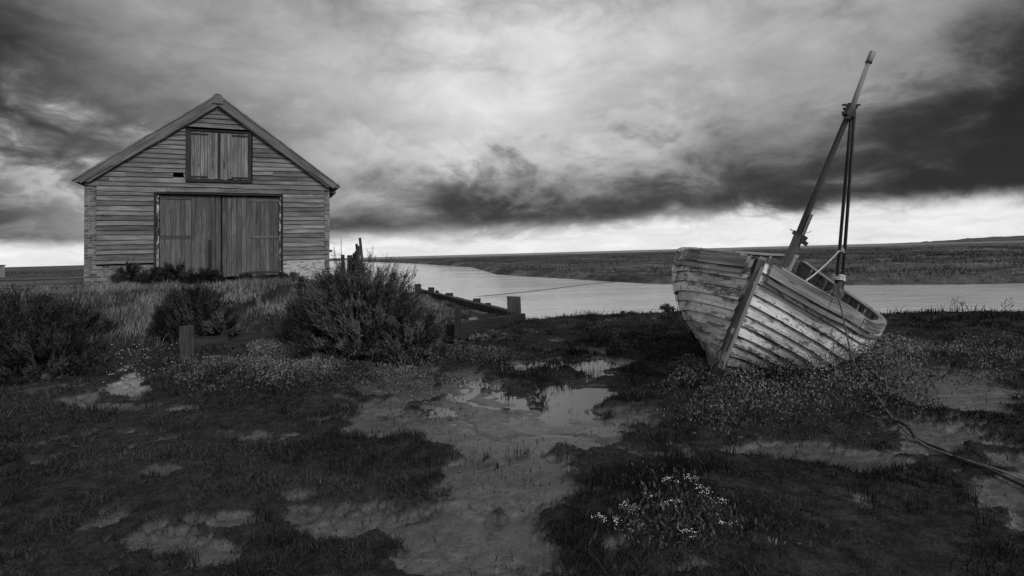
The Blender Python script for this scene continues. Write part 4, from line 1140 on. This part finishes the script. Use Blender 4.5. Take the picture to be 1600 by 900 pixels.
def shrub(c, rx, ry, h, n, mat, label, leaf=.026, group=None, flat=.35, name='shrub', lw=.0068, spr=.20, nl=12, z0=None, seed=0):
    cx, cy = c; z0 = hz(cx, cy) - .03 if z0 is None else z0
    root = thing(name, (cx, cy, z0), label, 'bush', group)
    th_ = rng.uniform(0, 2 * math.pi, n); ph = np.arccos(rng.uniform(-.05, 1, n)); 
    lob = 1 + .34 * vnoise(th_ * 1.5 + seed * 7 + 50, ph * 2.4, 5 + seed) + .24 * vnoise(th_ * 4 + seed * 3 + 50, ph * 5, 6 + seed)
    lob = np.where(th_ > 6.0, 1 + (lob - 1) * (2 * math.pi - th_) / .28, lob); lob = np.where(th_ < .28, 1 + (lob - 1) * th_ / .28, lob)
    n = int(n * 1.35) if False else n
    rr_ = (rng.uniform(.25, 1., n) ** .36) * lob; spr = spr * .62
    U_ = np.stack([np.sin(ph) * np.cos(th_), np.sin(ph) * np.sin(th_), np.cos(ph) * (1 - flat * .2) + .05], 1)
    # gather the sprigs in tufts so light and dark clumps appear
    K = max(14, n // 46); ck = rng.integers(0, n, K); cc = U_[ck]
    near_ = np.argmax(U_ @ cc.T, 1); tuft_dir = cc[near_]
    P0 = (U_ * .58 + tuft_dir * .42) * rr_[:, None]
    P0 = P0 * np.array([rx, ry, h]) * (1 - spr / max(h, rx) * .8)
    P0[:, 2] = np.maximum(P0[:, 2], .01)
    D = unit(np.stack([U_[:, 0] * .9, U_[:, 1] * .9, .55 + U_[:, 2] * .4], 1) + rng.standard_normal((n, 3)) * .24)
    Ls = spr * rng.uniform(.55, 1.35, n)
    tone = np.clip(.42 + .42 * (rng.random(K)[near_] - .5) * 2 + .22 * rng.standard_normal(n), 0, 1)
    k = np.arange(nl); tt = (k + .5) / nl
    B = P0[:, None, :] + D[:, None, :] * (Ls[:, None] * tt)[:, :, None]
    S = side_of(np.repeat(D, nl, 0)); Dl = unit(np.repeat(D, nl, 0) * .62 + S * .85)
    tp = np.tile(1.15 - .6 * tt, n)
    V, F, r_ = leafmesh(B.reshape(-1, 3), Dl, unit(np.cross(Dl, S) + 1e-6), leaf * tp * rng.uniform(.7, 1.3, n * nl), lw * tp, np.clip(np.repeat(tone, nl) + .12 * rng.standard_normal(n * nl) + np.tile(tt, n) * .2 - .1, 0, 1))
    o = mesh_np('foliage', V, F, mat, root, {'rnd': r_})
    mb = MB()
    for i in range(26):
        a = random.uniform(0, 6.28); q = random.uniform(.2, .8); e = Vector((math.cos(a) * rx * q, math.sin(a) * ry * q, h * (1 - q * q * .6) * random.uniform(.6, .88)))
        s0 = Vector((e.x * .15, e.y * .15, 0)); m_ = s0.lerp(e, .5) + Vector((0, 0, .05))
        mb.tube([s0, m_, e], [.014, .009, .004], 5)
    o = mb.build('stem', M['twig']); o.parent = root
    return root
def gxy(px, Y): q = ray(px, 400, Y); return (q.x, Y)
shrub(gxy(562, 9.1), 1.14, 1.0, 1.66, 15000, M['suaeda'], 'largest shrub, dense and feathery, growing between the barn and the river', seed=1, spr=.24)
shrub(gxy(635, 8.7), .62, .6, .90, 4200, M['suaeda'], 'dark feathery shrub against the right side of the largest shrub', seed=2, spr=.22, z0=-.02)
shrub(gxy(492, 10.1), .62, .6, 1.38, 4000, M['suaeda'], 'shrub leaning on the left side of the largest shrub near the barn corner', seed=3, spr=.22, z0=.0)
shrub(gxy(525, 11.6), .80, .6, 1.18, 4200, M['suaeda'], 'grey-green shrub just behind the largest shrub, below the staging posts', seed=12, spr=.22)
shrub(gxy(300, 10.0), .66, .6, .98, 5200, M['suaeda2'], 'lone dark shrub on the grass directly below the barn doors', seed=4, spr=.24, z0=.28)
shrub(gxy(345, 9.75), .34, .3, .52, 900, M['suaeda'], 'small pale shrub behind the low dark planks', seed=5, spr=.16, z0=.32)
shrub(gxy(20, 9.4), 1.05, .9, 1.28, 6500, M['suaeda2'], 'tall dark shrub at the left edge of the picture', seed=6, spr=.24, z0=.02)
shrub(gxy(105, 9.9), .72, .7, 1.02, 4200, M['suaeda2'], 'rounded dark shrub left of the pale grass, second from the left edge', seed=7, spr=.22, z0=.05)
shrub(gxy(55, 8.1), .95, .7, .80, 4600, M['suaeda2'], 'low spreading dark shrub in front of the leftmost shrubs', seed=8, spr=.20, z0=-.03)
shrub(gxy(-90, 8.4), 1.2, 1.2, 1.35, 4500, M['suaeda2'], 'dark shrub cut by the left edge of the picture', seed=9, spr=.24, z0=-.03)
shrub(gxy(150, 8.9), .42, .4, .42, 900, M['suaeda2'], 'small dark shrub beside the stones at the foot of the slope', seed=10, spr=.16, z0=.0)
shrub(gxy(205, 16.7), .60, .45, .80, 1500, M['suaeda2'], 'round dark bush against the brick plinth left of the barn doors', seed=11, spr=.20, lw=.009, leaf=.045, z0=.86)
shrub(gxy(268, 15.9), .85, .5, .80, 2200, M['suaeda2'], 'wide dark bush in front of the left leaf of the barn doors', seed=13, spr=.20, lw=.009, leaf=.045, z0=.80)
shrub(gxy(322, 15.9), .62, .45, .62, 1500, M['suaeda2'], 'low dark bush in front of the middle of the barn doors', seed=14, spr=.18, lw=.009, leaf=.045, z0=.84)
shrub(gxy(395, 17.6), .75, .4, .34, 700, M['suaeda2'], 'very low bush along the foot of the right leaf of the barn doors', seed=15, spr=.15, lw=.009, leaf=.045, z0=.88)
shrub(gxy(452, 17.2), .50, .4, .36, 600, M['suaeda'], 'low bush hugging the limewashed plinth', seed=16, spr=.15, lw=.009, leaf=.045, z0=.88)
shrub(gxy(1040, 14.2), .22, .2, .22, 260, M['suaeda2'], 'tiny dark bush on the near bank just left of the boat', seed=17, spr=.10, lw=.006, z0=.04)
shrub(gxy(765, 10.35), .50, .25, .17, 900, M['purslane'], 'leafy plant sprawling under the heavy plank by the quay corner', seed=18, spr=.14, lw=.010, leaf=.04, z0=.0)
shrub(gxy(700, 9.6), .34, .25, .20, 700, M['purslane'], 'low leafy plant at the foot of the short barrier post', seed=19, spr=.12, lw=.010, leaf=.035, z0=.0)

# scattered ground cover ------------------------------------------------
def wedge(n, r0, r1, p, a0=-46, a1=46):
    """n points between radii r0 and r1; areal density falls as r**-p"""
    u = rng.random(n); e = 2 - p
    r_ = (r0**e + u * (r1**e - r0**e)) ** (1 / e); a = np.radians(rng.uniform(a0, a1, n))
    return r_ * np.sin(a), r_ * np.cos(a), r_
def zone(x, y, z, lst):
    px, py = to_px(x, np.maximum(y, 1), z); m = np.zeros(x.shape)
    for cx, cy, rx, ry, wgt in lst: m = np.maximum(m, wgt * np.exp(-(((px - cx) / rx) ** 2 + ((py - cy) / ry) ** 2) ** 1.6))
    return m
PURS = [(1225, 625, 175, 52, 1.), (1090, 610, 50, 45, 1.), (1390, 590, 70, 60, 1.), (985, 516, 62, 15, .9), (1545, 560, 95, 38, .6), (640, 590, 75, 22, .8), (470, 580, 120, 22, .9), (330, 580, 90, 26, .6), (560, 590, 100, 18, .9),
        (740, 560, 80, 18, .6), (1055, 800, 85, 55, .55), (420, 545, 60, 24, .8), (1040, 520, 40, 14, .5)]
DRY = [(380, 470, 260, 30, 1.), (240, 490, 150, 50, 1.), (420, 500, 90, 30, .9), (150, 490, 60, 30, .7), (700, 478, 50, 16, .8), (110, 520, 50, 20, .5), (1550, 505, 90, 10, .35)]
def inmound(x, y): return sdist(x, y, MPOLY)

# 1. short dark turf
def build_turf():
    x, y, r_ = wedge(430000, 2.2, 16.5, 1.75)
    veg = vegmask(x, y); wd = channel(x, y)
    dens = fbm(x, y, 2.6, 4, 71, .6); fine = fbm(x, y, 9., 3, 72)
    keep = (rng.random(len(x)) < sstep(veg + fine * .5 + dens * .25, .22, .85) * np.clip(.85 + dens * .7 + fine * .5, .15, 1)) & (wd < -.05)
    md = inmound(x, y); keep &= ~((md > 0) & (rng.random(len(x)) < .5))
    x, y, r_, veg, dens, fine = (q[keep] for q in (x, y, r_, veg, dens, fine))
    z = height(x, y, veg)
    hh = (.009 + .046 * np.clip(.22 + dens * 1.1 + fine * .7, 0, 1)) * rng.uniform(.35, 1.5, len(x)) * (1 + .035 * r_)
    wdt = .0034 * (r_ / 3.) ** .85 * rng.uniform(.7, 1.4, len(x))
    a = rng.uniform(0, 6.28, len(x)); k = hh * rng.uniform(.2, 1.7, len(x))
    bend = np.stack([np.cos(a) * k + .15 * hh, np.sin(a) * k, 0 * a], 1)
    tone = np.clip(.28 + .55 * fbm(x, y, .8, 4, 73) + .30 * fine + .16 * rng.standard_normal(len(x)), 0, .62)
    tone = np.where(rng.random(len(x)) < .03 + .10 * np.clip(fbm(x, y, 1.7, 3, 74), 0, 1), rng.uniform(.5, .9, len(x)), tone)
    V, F, t_ = blades(np.stack([x, y, z - .004], 1), hh, wdt, bend, tone)
    tag(mesh_np('turf', V, F, M['turf'], None, {'rnd': t_}), kind='stuff')
build_turf()
# 2. taller tufts: reedy dark stems on the mud edges and the near bank
def build_tufts():
    n = 2600
    cx, cy, cr = wedge(n, 2.4, 16.0, 1.3)
    veg = vegmask(cx, cy)
    edge = np.exp(-((veg - .5) / .42) ** 2)
    z_ = zone(cx, cy, 0 * cx, [(855, 588, 85, 22, 1.), (640, 712, 80, 26, 1.), (500, 735, 120, 40, .7), (980, 632, 80, 14, .8), (1050, 745, 80, 25, .9), (960, 800, 60, 50, .9), (760, 735, 70, 24, .6), (840, 495, 220, 12, .9), (900, 560, 60, 20, .6), (1150, 740, 90, 18, .5), (440, 850, 90, 30, .6), (1500, 500, 120, 14, .9), (600, 850, 80, 30, .5)])
    keep = (rng.random(n) < np.clip(edge * .32 + z_, 0, 1)) & (veg > .06) & (channel(cx, cy) < -.15) & (inmound(cx, cy) < -.05)
    cx, cy, cr, z_ = cx[keep], cy[keep], cr[keep], z_[keep]; n = len(cx)
    m_ = rng.integers(7, 26, n); I = np.repeat(np.arange(n), m_); N_ = len(I)
    x = cx[I] + rng.normal(0, .028, N_) * (1 + .12 * cr[I]); y = cy[I] + rng.normal(0, .028, N_) * (1 + .12 * cr[I])
    z = height(x, y)
    hh = rng.uniform(.05, .11, n)[I] * rng.uniform(.5, 1.3, N_) * (1 + .03 * cr[I]); wdt = .0042 * (cr[I] / 3.) ** .7
    a = rng.uniform(0, 6.28, N_); k = hh * rng.uniform(.05, .4, N_)
    V, F, t_ = blades(np.stack([x, y, z - .005], 1), hh, wdt, np.stack([np.cos(a) * k, np.sin(a) * k, 0 * a], 1), np.clip(.12 + .14 * rng.standard_normal(N_), 0, 1))
    tag(mesh_np('reeds', V, F, M['turf'], None, {'rnd': t_}), kind='stuff')
build_tufts()
# 3. tall pale grass on the mound
def build_dry():
    x, y, r_ = wedge(230000, 8.0, 30., 1.0, -47, 3)
    z0 = height(x, y); md = inmound(x, y)
    wv = zone(x, y, z0, DRY); fl = fbm(x, y, 1.3, 4, 81, .6)
    bh = BA; # keep clear of the barn's footprint
    q = (x - BA.x) * BE.x + (y - BA.y) * BE.y; dn = (x - BA.x) * BN.x + (y - BA.y) * BN.y
    inside = (q > -.05) & (q < BW + .05) & (dn < .05) & (dn > -DEPTH)
    keep = (rng.random(len(x)) < np.clip(wv * 1.1 + .25 * (md > .3) + fl * .8, 0, 1) * np.where((x > -2.9) & (md < 1.0), .15, 1)) & ((md > .1) | (wv > .3)) & ~inside & (channel(x, y) < -.3) & (rng.random(len(x)) < np.clip(.55 + .9 * fl, .05, 1))
    x, y, r_, z0, fl = x[keep], y[keep], r_[keep], z0[keep], fl[keep]; n = len(x)
    hh = (.11 + .15 * np.clip(fl + .3, 0, 1)) * rng.uniform(.4, 1.25, n); hh = hh * np.where(x > -2.6, .5, 1); dn = (x - BA.x) * BN.x + (y - BA.y) * BN.y; hh = hh * (.28 + .72 * sstep(dn, 1.0, 4.5))
    wdt = .0058 * (r_ / 10.) * rng.uniform(.7, 1.5, n)
    a = rng.normal(.3, 1.3, n); k = hh * rng.uniform(.1, .75, n)
    tone = np.clip(.52 + .6 * fbm(x, y, .9, 4, 82, .65) + .22 * rng.standard_normal(n), 0, 1)
    V, F, t_ = blades(np.stack([x, y, z0 - .01], 1), hh, wdt, np.stack([np.cos(a) * k, np.sin(a) * k, 0 * a], 1), tone)
    tag(mesh_np('tall_grass', V, F, M['drygrass'], None, {'rnd': t_}), kind='stuff')
build_dry()
# 4. grey-leaved ground cover under the boat and along the bank
def build_purslane():
    x, y, r_ = wedge(480000, 2.5, 16., .9)
    z0 = height(x, y); wv = zone(x, y, z0 + .1, PURS); fl = fbm(x, y, 2.4, 4, 91, .6)
    keep = (rng.random(len(x)) < np.clip(wv * (1.0 + fl * 1.2) - .08, 0, 1)) & (channel(x, y) < -.2)
    x, y, r_, z0, wv, fl = (q[keep] for q in (x, y, r_, z0, wv, fl)); n = len(x)
    loc = np.stack([x, y, z0 + .12], 1) @ np.array(BMI.to_3x3()).T + np.array(BMI.translation)
    can = (.060 + .15 * np.clip(wv + fl * .8, 0, 1.2) + .10 * zone(x, y, z0, [(1330, 585, 110, 48, 1.6), (1220, 610, 110, 36, 1.0), (1060, 590, 30, 30, .5)])) * (1 + .25 * fbm(x, y, 7., 2, 92))
    # not inside the hull
    s_ = np.clip(-loc[:, 0] / BL, 0, 1); hb = spl(SHY, s_) * np.clip((loc[:, 2] - .02) / .5, 0, 1) ** .6
    out = ~((loc[:, 0] < 0) & (loc[:, 0] > -BL) & (np.abs(loc[:, 1]) < hb + .02) & (loc[:, 2] > .0))
    x, y, r_, z0, wv, fl, can = (q[out] for q in (x, y, r_, z0, wv, fl, can)); n = len(x)
    zz = z0 + can * rng.random(n) ** .45
    D = unit(rng.standard_normal((n, 3)) * .55 + np.array([0, 0, .85]))
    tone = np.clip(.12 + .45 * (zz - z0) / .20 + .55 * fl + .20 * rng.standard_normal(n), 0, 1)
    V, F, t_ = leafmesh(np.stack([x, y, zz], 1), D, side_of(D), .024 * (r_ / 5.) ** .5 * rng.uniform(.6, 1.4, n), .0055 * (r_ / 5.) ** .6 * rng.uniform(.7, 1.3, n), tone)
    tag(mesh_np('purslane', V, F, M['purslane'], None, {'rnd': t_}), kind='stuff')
build_purslane()
# 5. rough growth on the far marsh and left flats
def build_marsh():
    x, y, r_ = wedge(260000, 14., 210., 1.15, -47, 50)
    wd = channel(x, y); md = inmound(x, y)
    keep = (wd < -.25) & (md < 0) & ~((x > -13) & (x < 30) & (y < 15.5) & (x > -3) & (wd > -1.2) & False)
    fl = fbm(x, y, .12, 4, 95, .6) + .5 * fbm(x, y, .8, 3, 96)
    keep &= rng.random(len(x)) < np.clip(.55 + fl, .05, 1)
    x, y, r_, fl, wd = x[keep], y[keep], r_[keep], fl[keep], wd[keep]; n = len(x)
    z = height(x, y)
    hh = (.14 + .20 * np.clip(fl + .3, 0, 1)) * rng.uniform(.4, 1.3, n); wdt = .020 * (r_ / 25.) ** .95 * rng.uniform(.6, 1.3, n)
    a = rng.uniform(0, 6.28, n); k = hh * rng.uniform(.2, 1.1, n)
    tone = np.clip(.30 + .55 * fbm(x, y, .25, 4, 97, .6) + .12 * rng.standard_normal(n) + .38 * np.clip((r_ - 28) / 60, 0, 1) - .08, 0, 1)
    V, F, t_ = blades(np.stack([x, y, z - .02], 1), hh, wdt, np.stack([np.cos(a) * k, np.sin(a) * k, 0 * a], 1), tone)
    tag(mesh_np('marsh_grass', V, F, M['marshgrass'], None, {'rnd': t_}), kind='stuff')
build_marsh()
# 6. broad leaves in the front clump
def build_broad():
    n = 9000
    x = rng.normal(1.05, .52, n); y = rng.normal(3.25, .40, n)
    z0 = height(x, y); wv = zone(x, y, z0 + .05, [(1060, 810, 75, 62, 1.), (975, 810, 30, 40, .6), (1010, 745, 40, 20, .6), (1180, 830, 70, 30, .25)])
    keep = rng.random(n) < wv * .75; x, y, z0 = x[keep], y[keep], z0[keep]; n = len(x)
    D = unit(rng.standard_normal((n, 3)) * .40 + np.array([0, -.05, .9])); S = unit(np.cross(D, np.array([0, 1., .3]) + rng.standard_normal((n, 3)) * .35))
    L = rng.uniform(.014, .042, n); W_ = L * rng.uniform(.12, .19, n); B = np.stack([x, y, z0 + rng.uniform(0, .05, n)], 1)
    up = np.cross(D, S)
    rows = [(0, .15), (.3, .75), (.6, 1.), (.85, .65), (1., .0)]
    V = np.stack([p for t, w_2 in rows for p in (B + D * (L * t)[:, None] - S * (W_ * w_2)[:, None] + up * (L * .22 * t * t)[:, None], B + D * (L * t)[:, None] + S * (W_ * w_2)[:, None] + up * (L * .22 * t * t)[:, None])], 1).reshape(-1, 3)
    b = np.arange(n)[:, None, None] * 10; q = np.array([[0, 1, 3, 2], [2, 3, 5, 4], [4, 5, 7, 6], [6, 7, 9, 8]])[None]
    tag(mesh_np('broad_leaves', V, (b + q).reshape(-1, 4), M['lavender'], None, {'rnd': np.repeat(np.clip(.42 + .26 * rng.standard_normal(n) + .5 * fbm(x, y, 5., 2, 99), 0, 1), 10)}, smooth=True), kind='stuff')
build_broad()
# flowering stems, one plant each
FL = [(1046, 762, 5, 'nearest the top left'), (1078, 760, 6, 'tallest'), (1098, 779, 9, 'fullest, right of centre'), (1122, 793, 4, 'rightmost'), (1050, 797, 6, 'in the middle of the clump'),
      (978, 792, 7, 'left of the clump'), (938, 807, 5, 'leftmost, at the edge of the mud'), (958, 810, 3, 'small, second from the left'), (1075, 835, 6, 'lowest, among the broad leaves'), (1125, 818, 3, 'sparse, below the rightmost'), (1012, 784, 4, 'thin, between the clump and the left ones')]
for (px, py, k, wh) in FL:
    top = None
    g = ground_pt(px + 2, py + 22, .06); g.z = hz(g.x, g.y)
    hgt = ray(px, py, g.y).z - g.z
    hgt = max(.07, min(hgt, .17))
    root = thing('flowering_plant', g, 'sea lavender stem with tiny white flowers, ' + wh, 'flower', 'white flowering plants in the front clump')
    st_ = MB()
    for j in range(k):
        fl = MB()
        a = random.uniform(0, 6.28); e = Vector((math.cos(a) * random.uniform(.005, .050), math.sin(a) * .04, hgt * random.uniform(.80, 1.05)))
        st_.tube([(0, 0, 0), (e.x * .3, e.y * .3, e.z * .6), e], .0012, 4)
        for _ in range(random.randint(4, 7)):
            c = e + Vector((random.gauss(0, .012), random.gauss(0, .012), random.gauss(0, .004))); r_ = random.uniform(.0016, .0034)
            pts = [c + Vector(v) * r_ for v in ((1, 0, 0), (0, 1, 0), (-1, 0, 0), (0, -1, 0), (0, 0, 1), (0, 0, -1))]
            fl.add(pts, [(0, 1, 4), (1, 2, 4), (2, 3, 4), (3, 0, 4), (1, 0, 5), (2, 1, 5), (3, 2, 5), (0, 3, 5)], [(0, 0, 0)] * 6, random.random())
        o = fl.build('flower_cluster', M['flower']); o.parent = root
    o = st_.build('stem', M['twig']); o.parent = root
# weeds standing above the right bank
for px, hp_, lb in ((1492, 14, 'taller of two seed-headed weeds on the right bank'), (1503, 11, 'shorter of two seed-headed weeds on the right bank'), (1578, 16, 'branched weed on the bank near the right edge'), (1570, 12, 'small weed beside the branched one near the right edge')):
    q = ray(px, 480, 12.6); z0 = hz(q.x, 12.6); mb = MB()
    root = thing('weed', (q.x, 12.6, z0), lb, 'weed', 'weeds on the right bank')
    H_ = hp_ / FPX * 12.6 + .06
    mb.tube([(0, 0, 0), (.01, 0, H_)], [.005, .003], 4)
    for i in range(7):
        t = random.uniform(.35, 1); a = random.uniform(0, 6.28); b = Vector((.01 * t, 0, H_ * t)); e = b + Vector((math.cos(a) * .06, math.sin(a) * .06, .05)); mb.tube([b, e], .003, 4); mb.tube([e, e + Vector((0, 0, .025))], .008, 5)
    o = mb.build('stem', M['twig']); o.parent = root
# stones and rubble
def stone(px, py, Y, wx, wy, wz, label, rot=0.):
    n1, n2 = 14, 9; V = []; F = []; q = ray(px, py, Y)
    sd_ = random.uniform(0, 90)
    for i in range(n2 + 1):
        for j in range(n1):
            a = 2 * math.pi * j / n1; b = math.pi * i / n2
            p = np.array([math.sin(b) * math.cos(a), math.sin(b) * math.sin(a), math.cos(b)])
            k = 1 + .22 * float(vnoise(np.array([p[0] * 1.6 + sd_]), np.array([p[1] * 1.6 + p[2] * 2.1]), 3)[0]) * 2
            p = np.sign(p) * np.abs(p) ** .8 * k; V.append((p[0] * wx, p[1] * wy, p[2] * wz))
    for i in range(n2):
        for j in range(n1): F.append((i * n1 + j, (i + 1) * n1 + j, (i + 1) * n1 + (j + 1) % n1, i * n1 + (j + 1) % n1))
    me = bpy.data.meshes.new('stone'); me.from_pydata(V, [], F); me.materials.append(M['stone']); o = bpy.data.objects.new('stone', me); COL.objects.link(o)
    o.location = q; o.rotation_euler = (random.uniform(-.2, .2), rot, random.uniform(0, 3)); return tag(o, label, 'stone', 'stones at the foot of the slope')
stone(168, 562, 8.9, .105, .09, .055, 'pointed grey stone, upper of the two largest on the slope', -.3)
stone(178, 571, 8.7, .075, .05, .085, 'smooth rounded grey stone, lower of the two largest on the slope', .5)
stone(192, 558, 9.1, .10, .08, .05, 'dark flat stone just right of the pointed one', .1)
stone(134, 571, 8.8, .06, .06, .04, 'small stone left of the pointed one beside the leaves', .1)
stone(232, 567, 9.0, .05, .05, .035, 'small pale stone in the rubble left of the short post', .1)
def build_rubble():
    n = 5200
    x = rng.uniform(-8.2, -4.9, n); y = rng.uniform(7.2, 10.2, n); z0 = height(x, y)
    wv = zone(x, y, z0, [(150, 552, 75, 10, .8), (215, 560, 90, 14, .5), (260, 548, 50, 16, .6), (200, 590, 40, 24, .5), (203, 615, 26, 7, 1.8), (235, 575, 50, 10, .35), (50, 632, 90, 14, .3), (20, 640, 30, 6, .6)])
    keep = rng.random(n) < wv * .42; x, y, z0 = x[keep], y[keep], z0[keep]; n = len(x); s = rng.uniform(.004, .015, n)
    C8 = np.array([(1, 0, 0), (.3, 1, .1), (-1, .2, 0), (-.2, -1, 0), (.1, .1, .7), (0, 0, -.5)])
    V = (np.stack([x, y, z0 + s * .6 + .015], 1)[:, None, :] + C8[None] * s[:, None, None] * rng.uniform(.6, 1.4, (n, 6, 3))).reshape(-1, 3)
    f = np.array([(0, 1, 4), (1, 2, 4), (2, 3, 4), (3, 0, 4), (1, 0, 5), (2, 1, 5), (3, 2, 5), (0, 3, 5)])
    tag(mesh_np('rubble', V, (np.arange(n)[:, None, None] * 6 + f[None]).reshape(-1, 3), M['shell'], None, None), kind='stuff')
build_rubble()

# 7. bits lying on the bare mud: broken stems, dark crumbs, isolated sprouts
def build_debris():
    x, y, r_ = wedge(15000, 2.3, 12.0, 1.2)
    veg = vegmask(x, y); cl = fbm(x, y, 1.5, 4, 111, .6)
    keep = (veg < .5) & (rng.random(len(x)) < np.clip(.35 + cl * 1.2, .04, 1)) & (channel(x, y) < -.3)
    x, y, r_, veg = x[keep], y[keep], r_[keep], veg[keep]; n = len(x); z = height(x, y, veg)
    lie = rng.random(n) < .55
    hh = np.where(lie, rng.uniform(.002, .010, n), rng.uniform(.010, .045, n)); a = rng.uniform(0, 6.28, n); k = np.where(lie, rng.uniform(.01, .06, n), hh * .4)
    tone = np.where(rng.random(n) < .12, rng.uniform(.6, 1, n), rng.uniform(0, .35, n))
    V, F, t_ = blades(np.stack([x, y, z + .001], 1), hh, .0045 * (r_ / 3.) ** .7 * rng.uniform(.6, 1.6, n), np.stack([np.cos(a) * k, np.sin(a) * k, 0 * a], 1), tone)
    tag(mesh_np('mud_debris', V, F, M['turf'], None, {'rnd': t_}), kind='stuff')
build_debris()
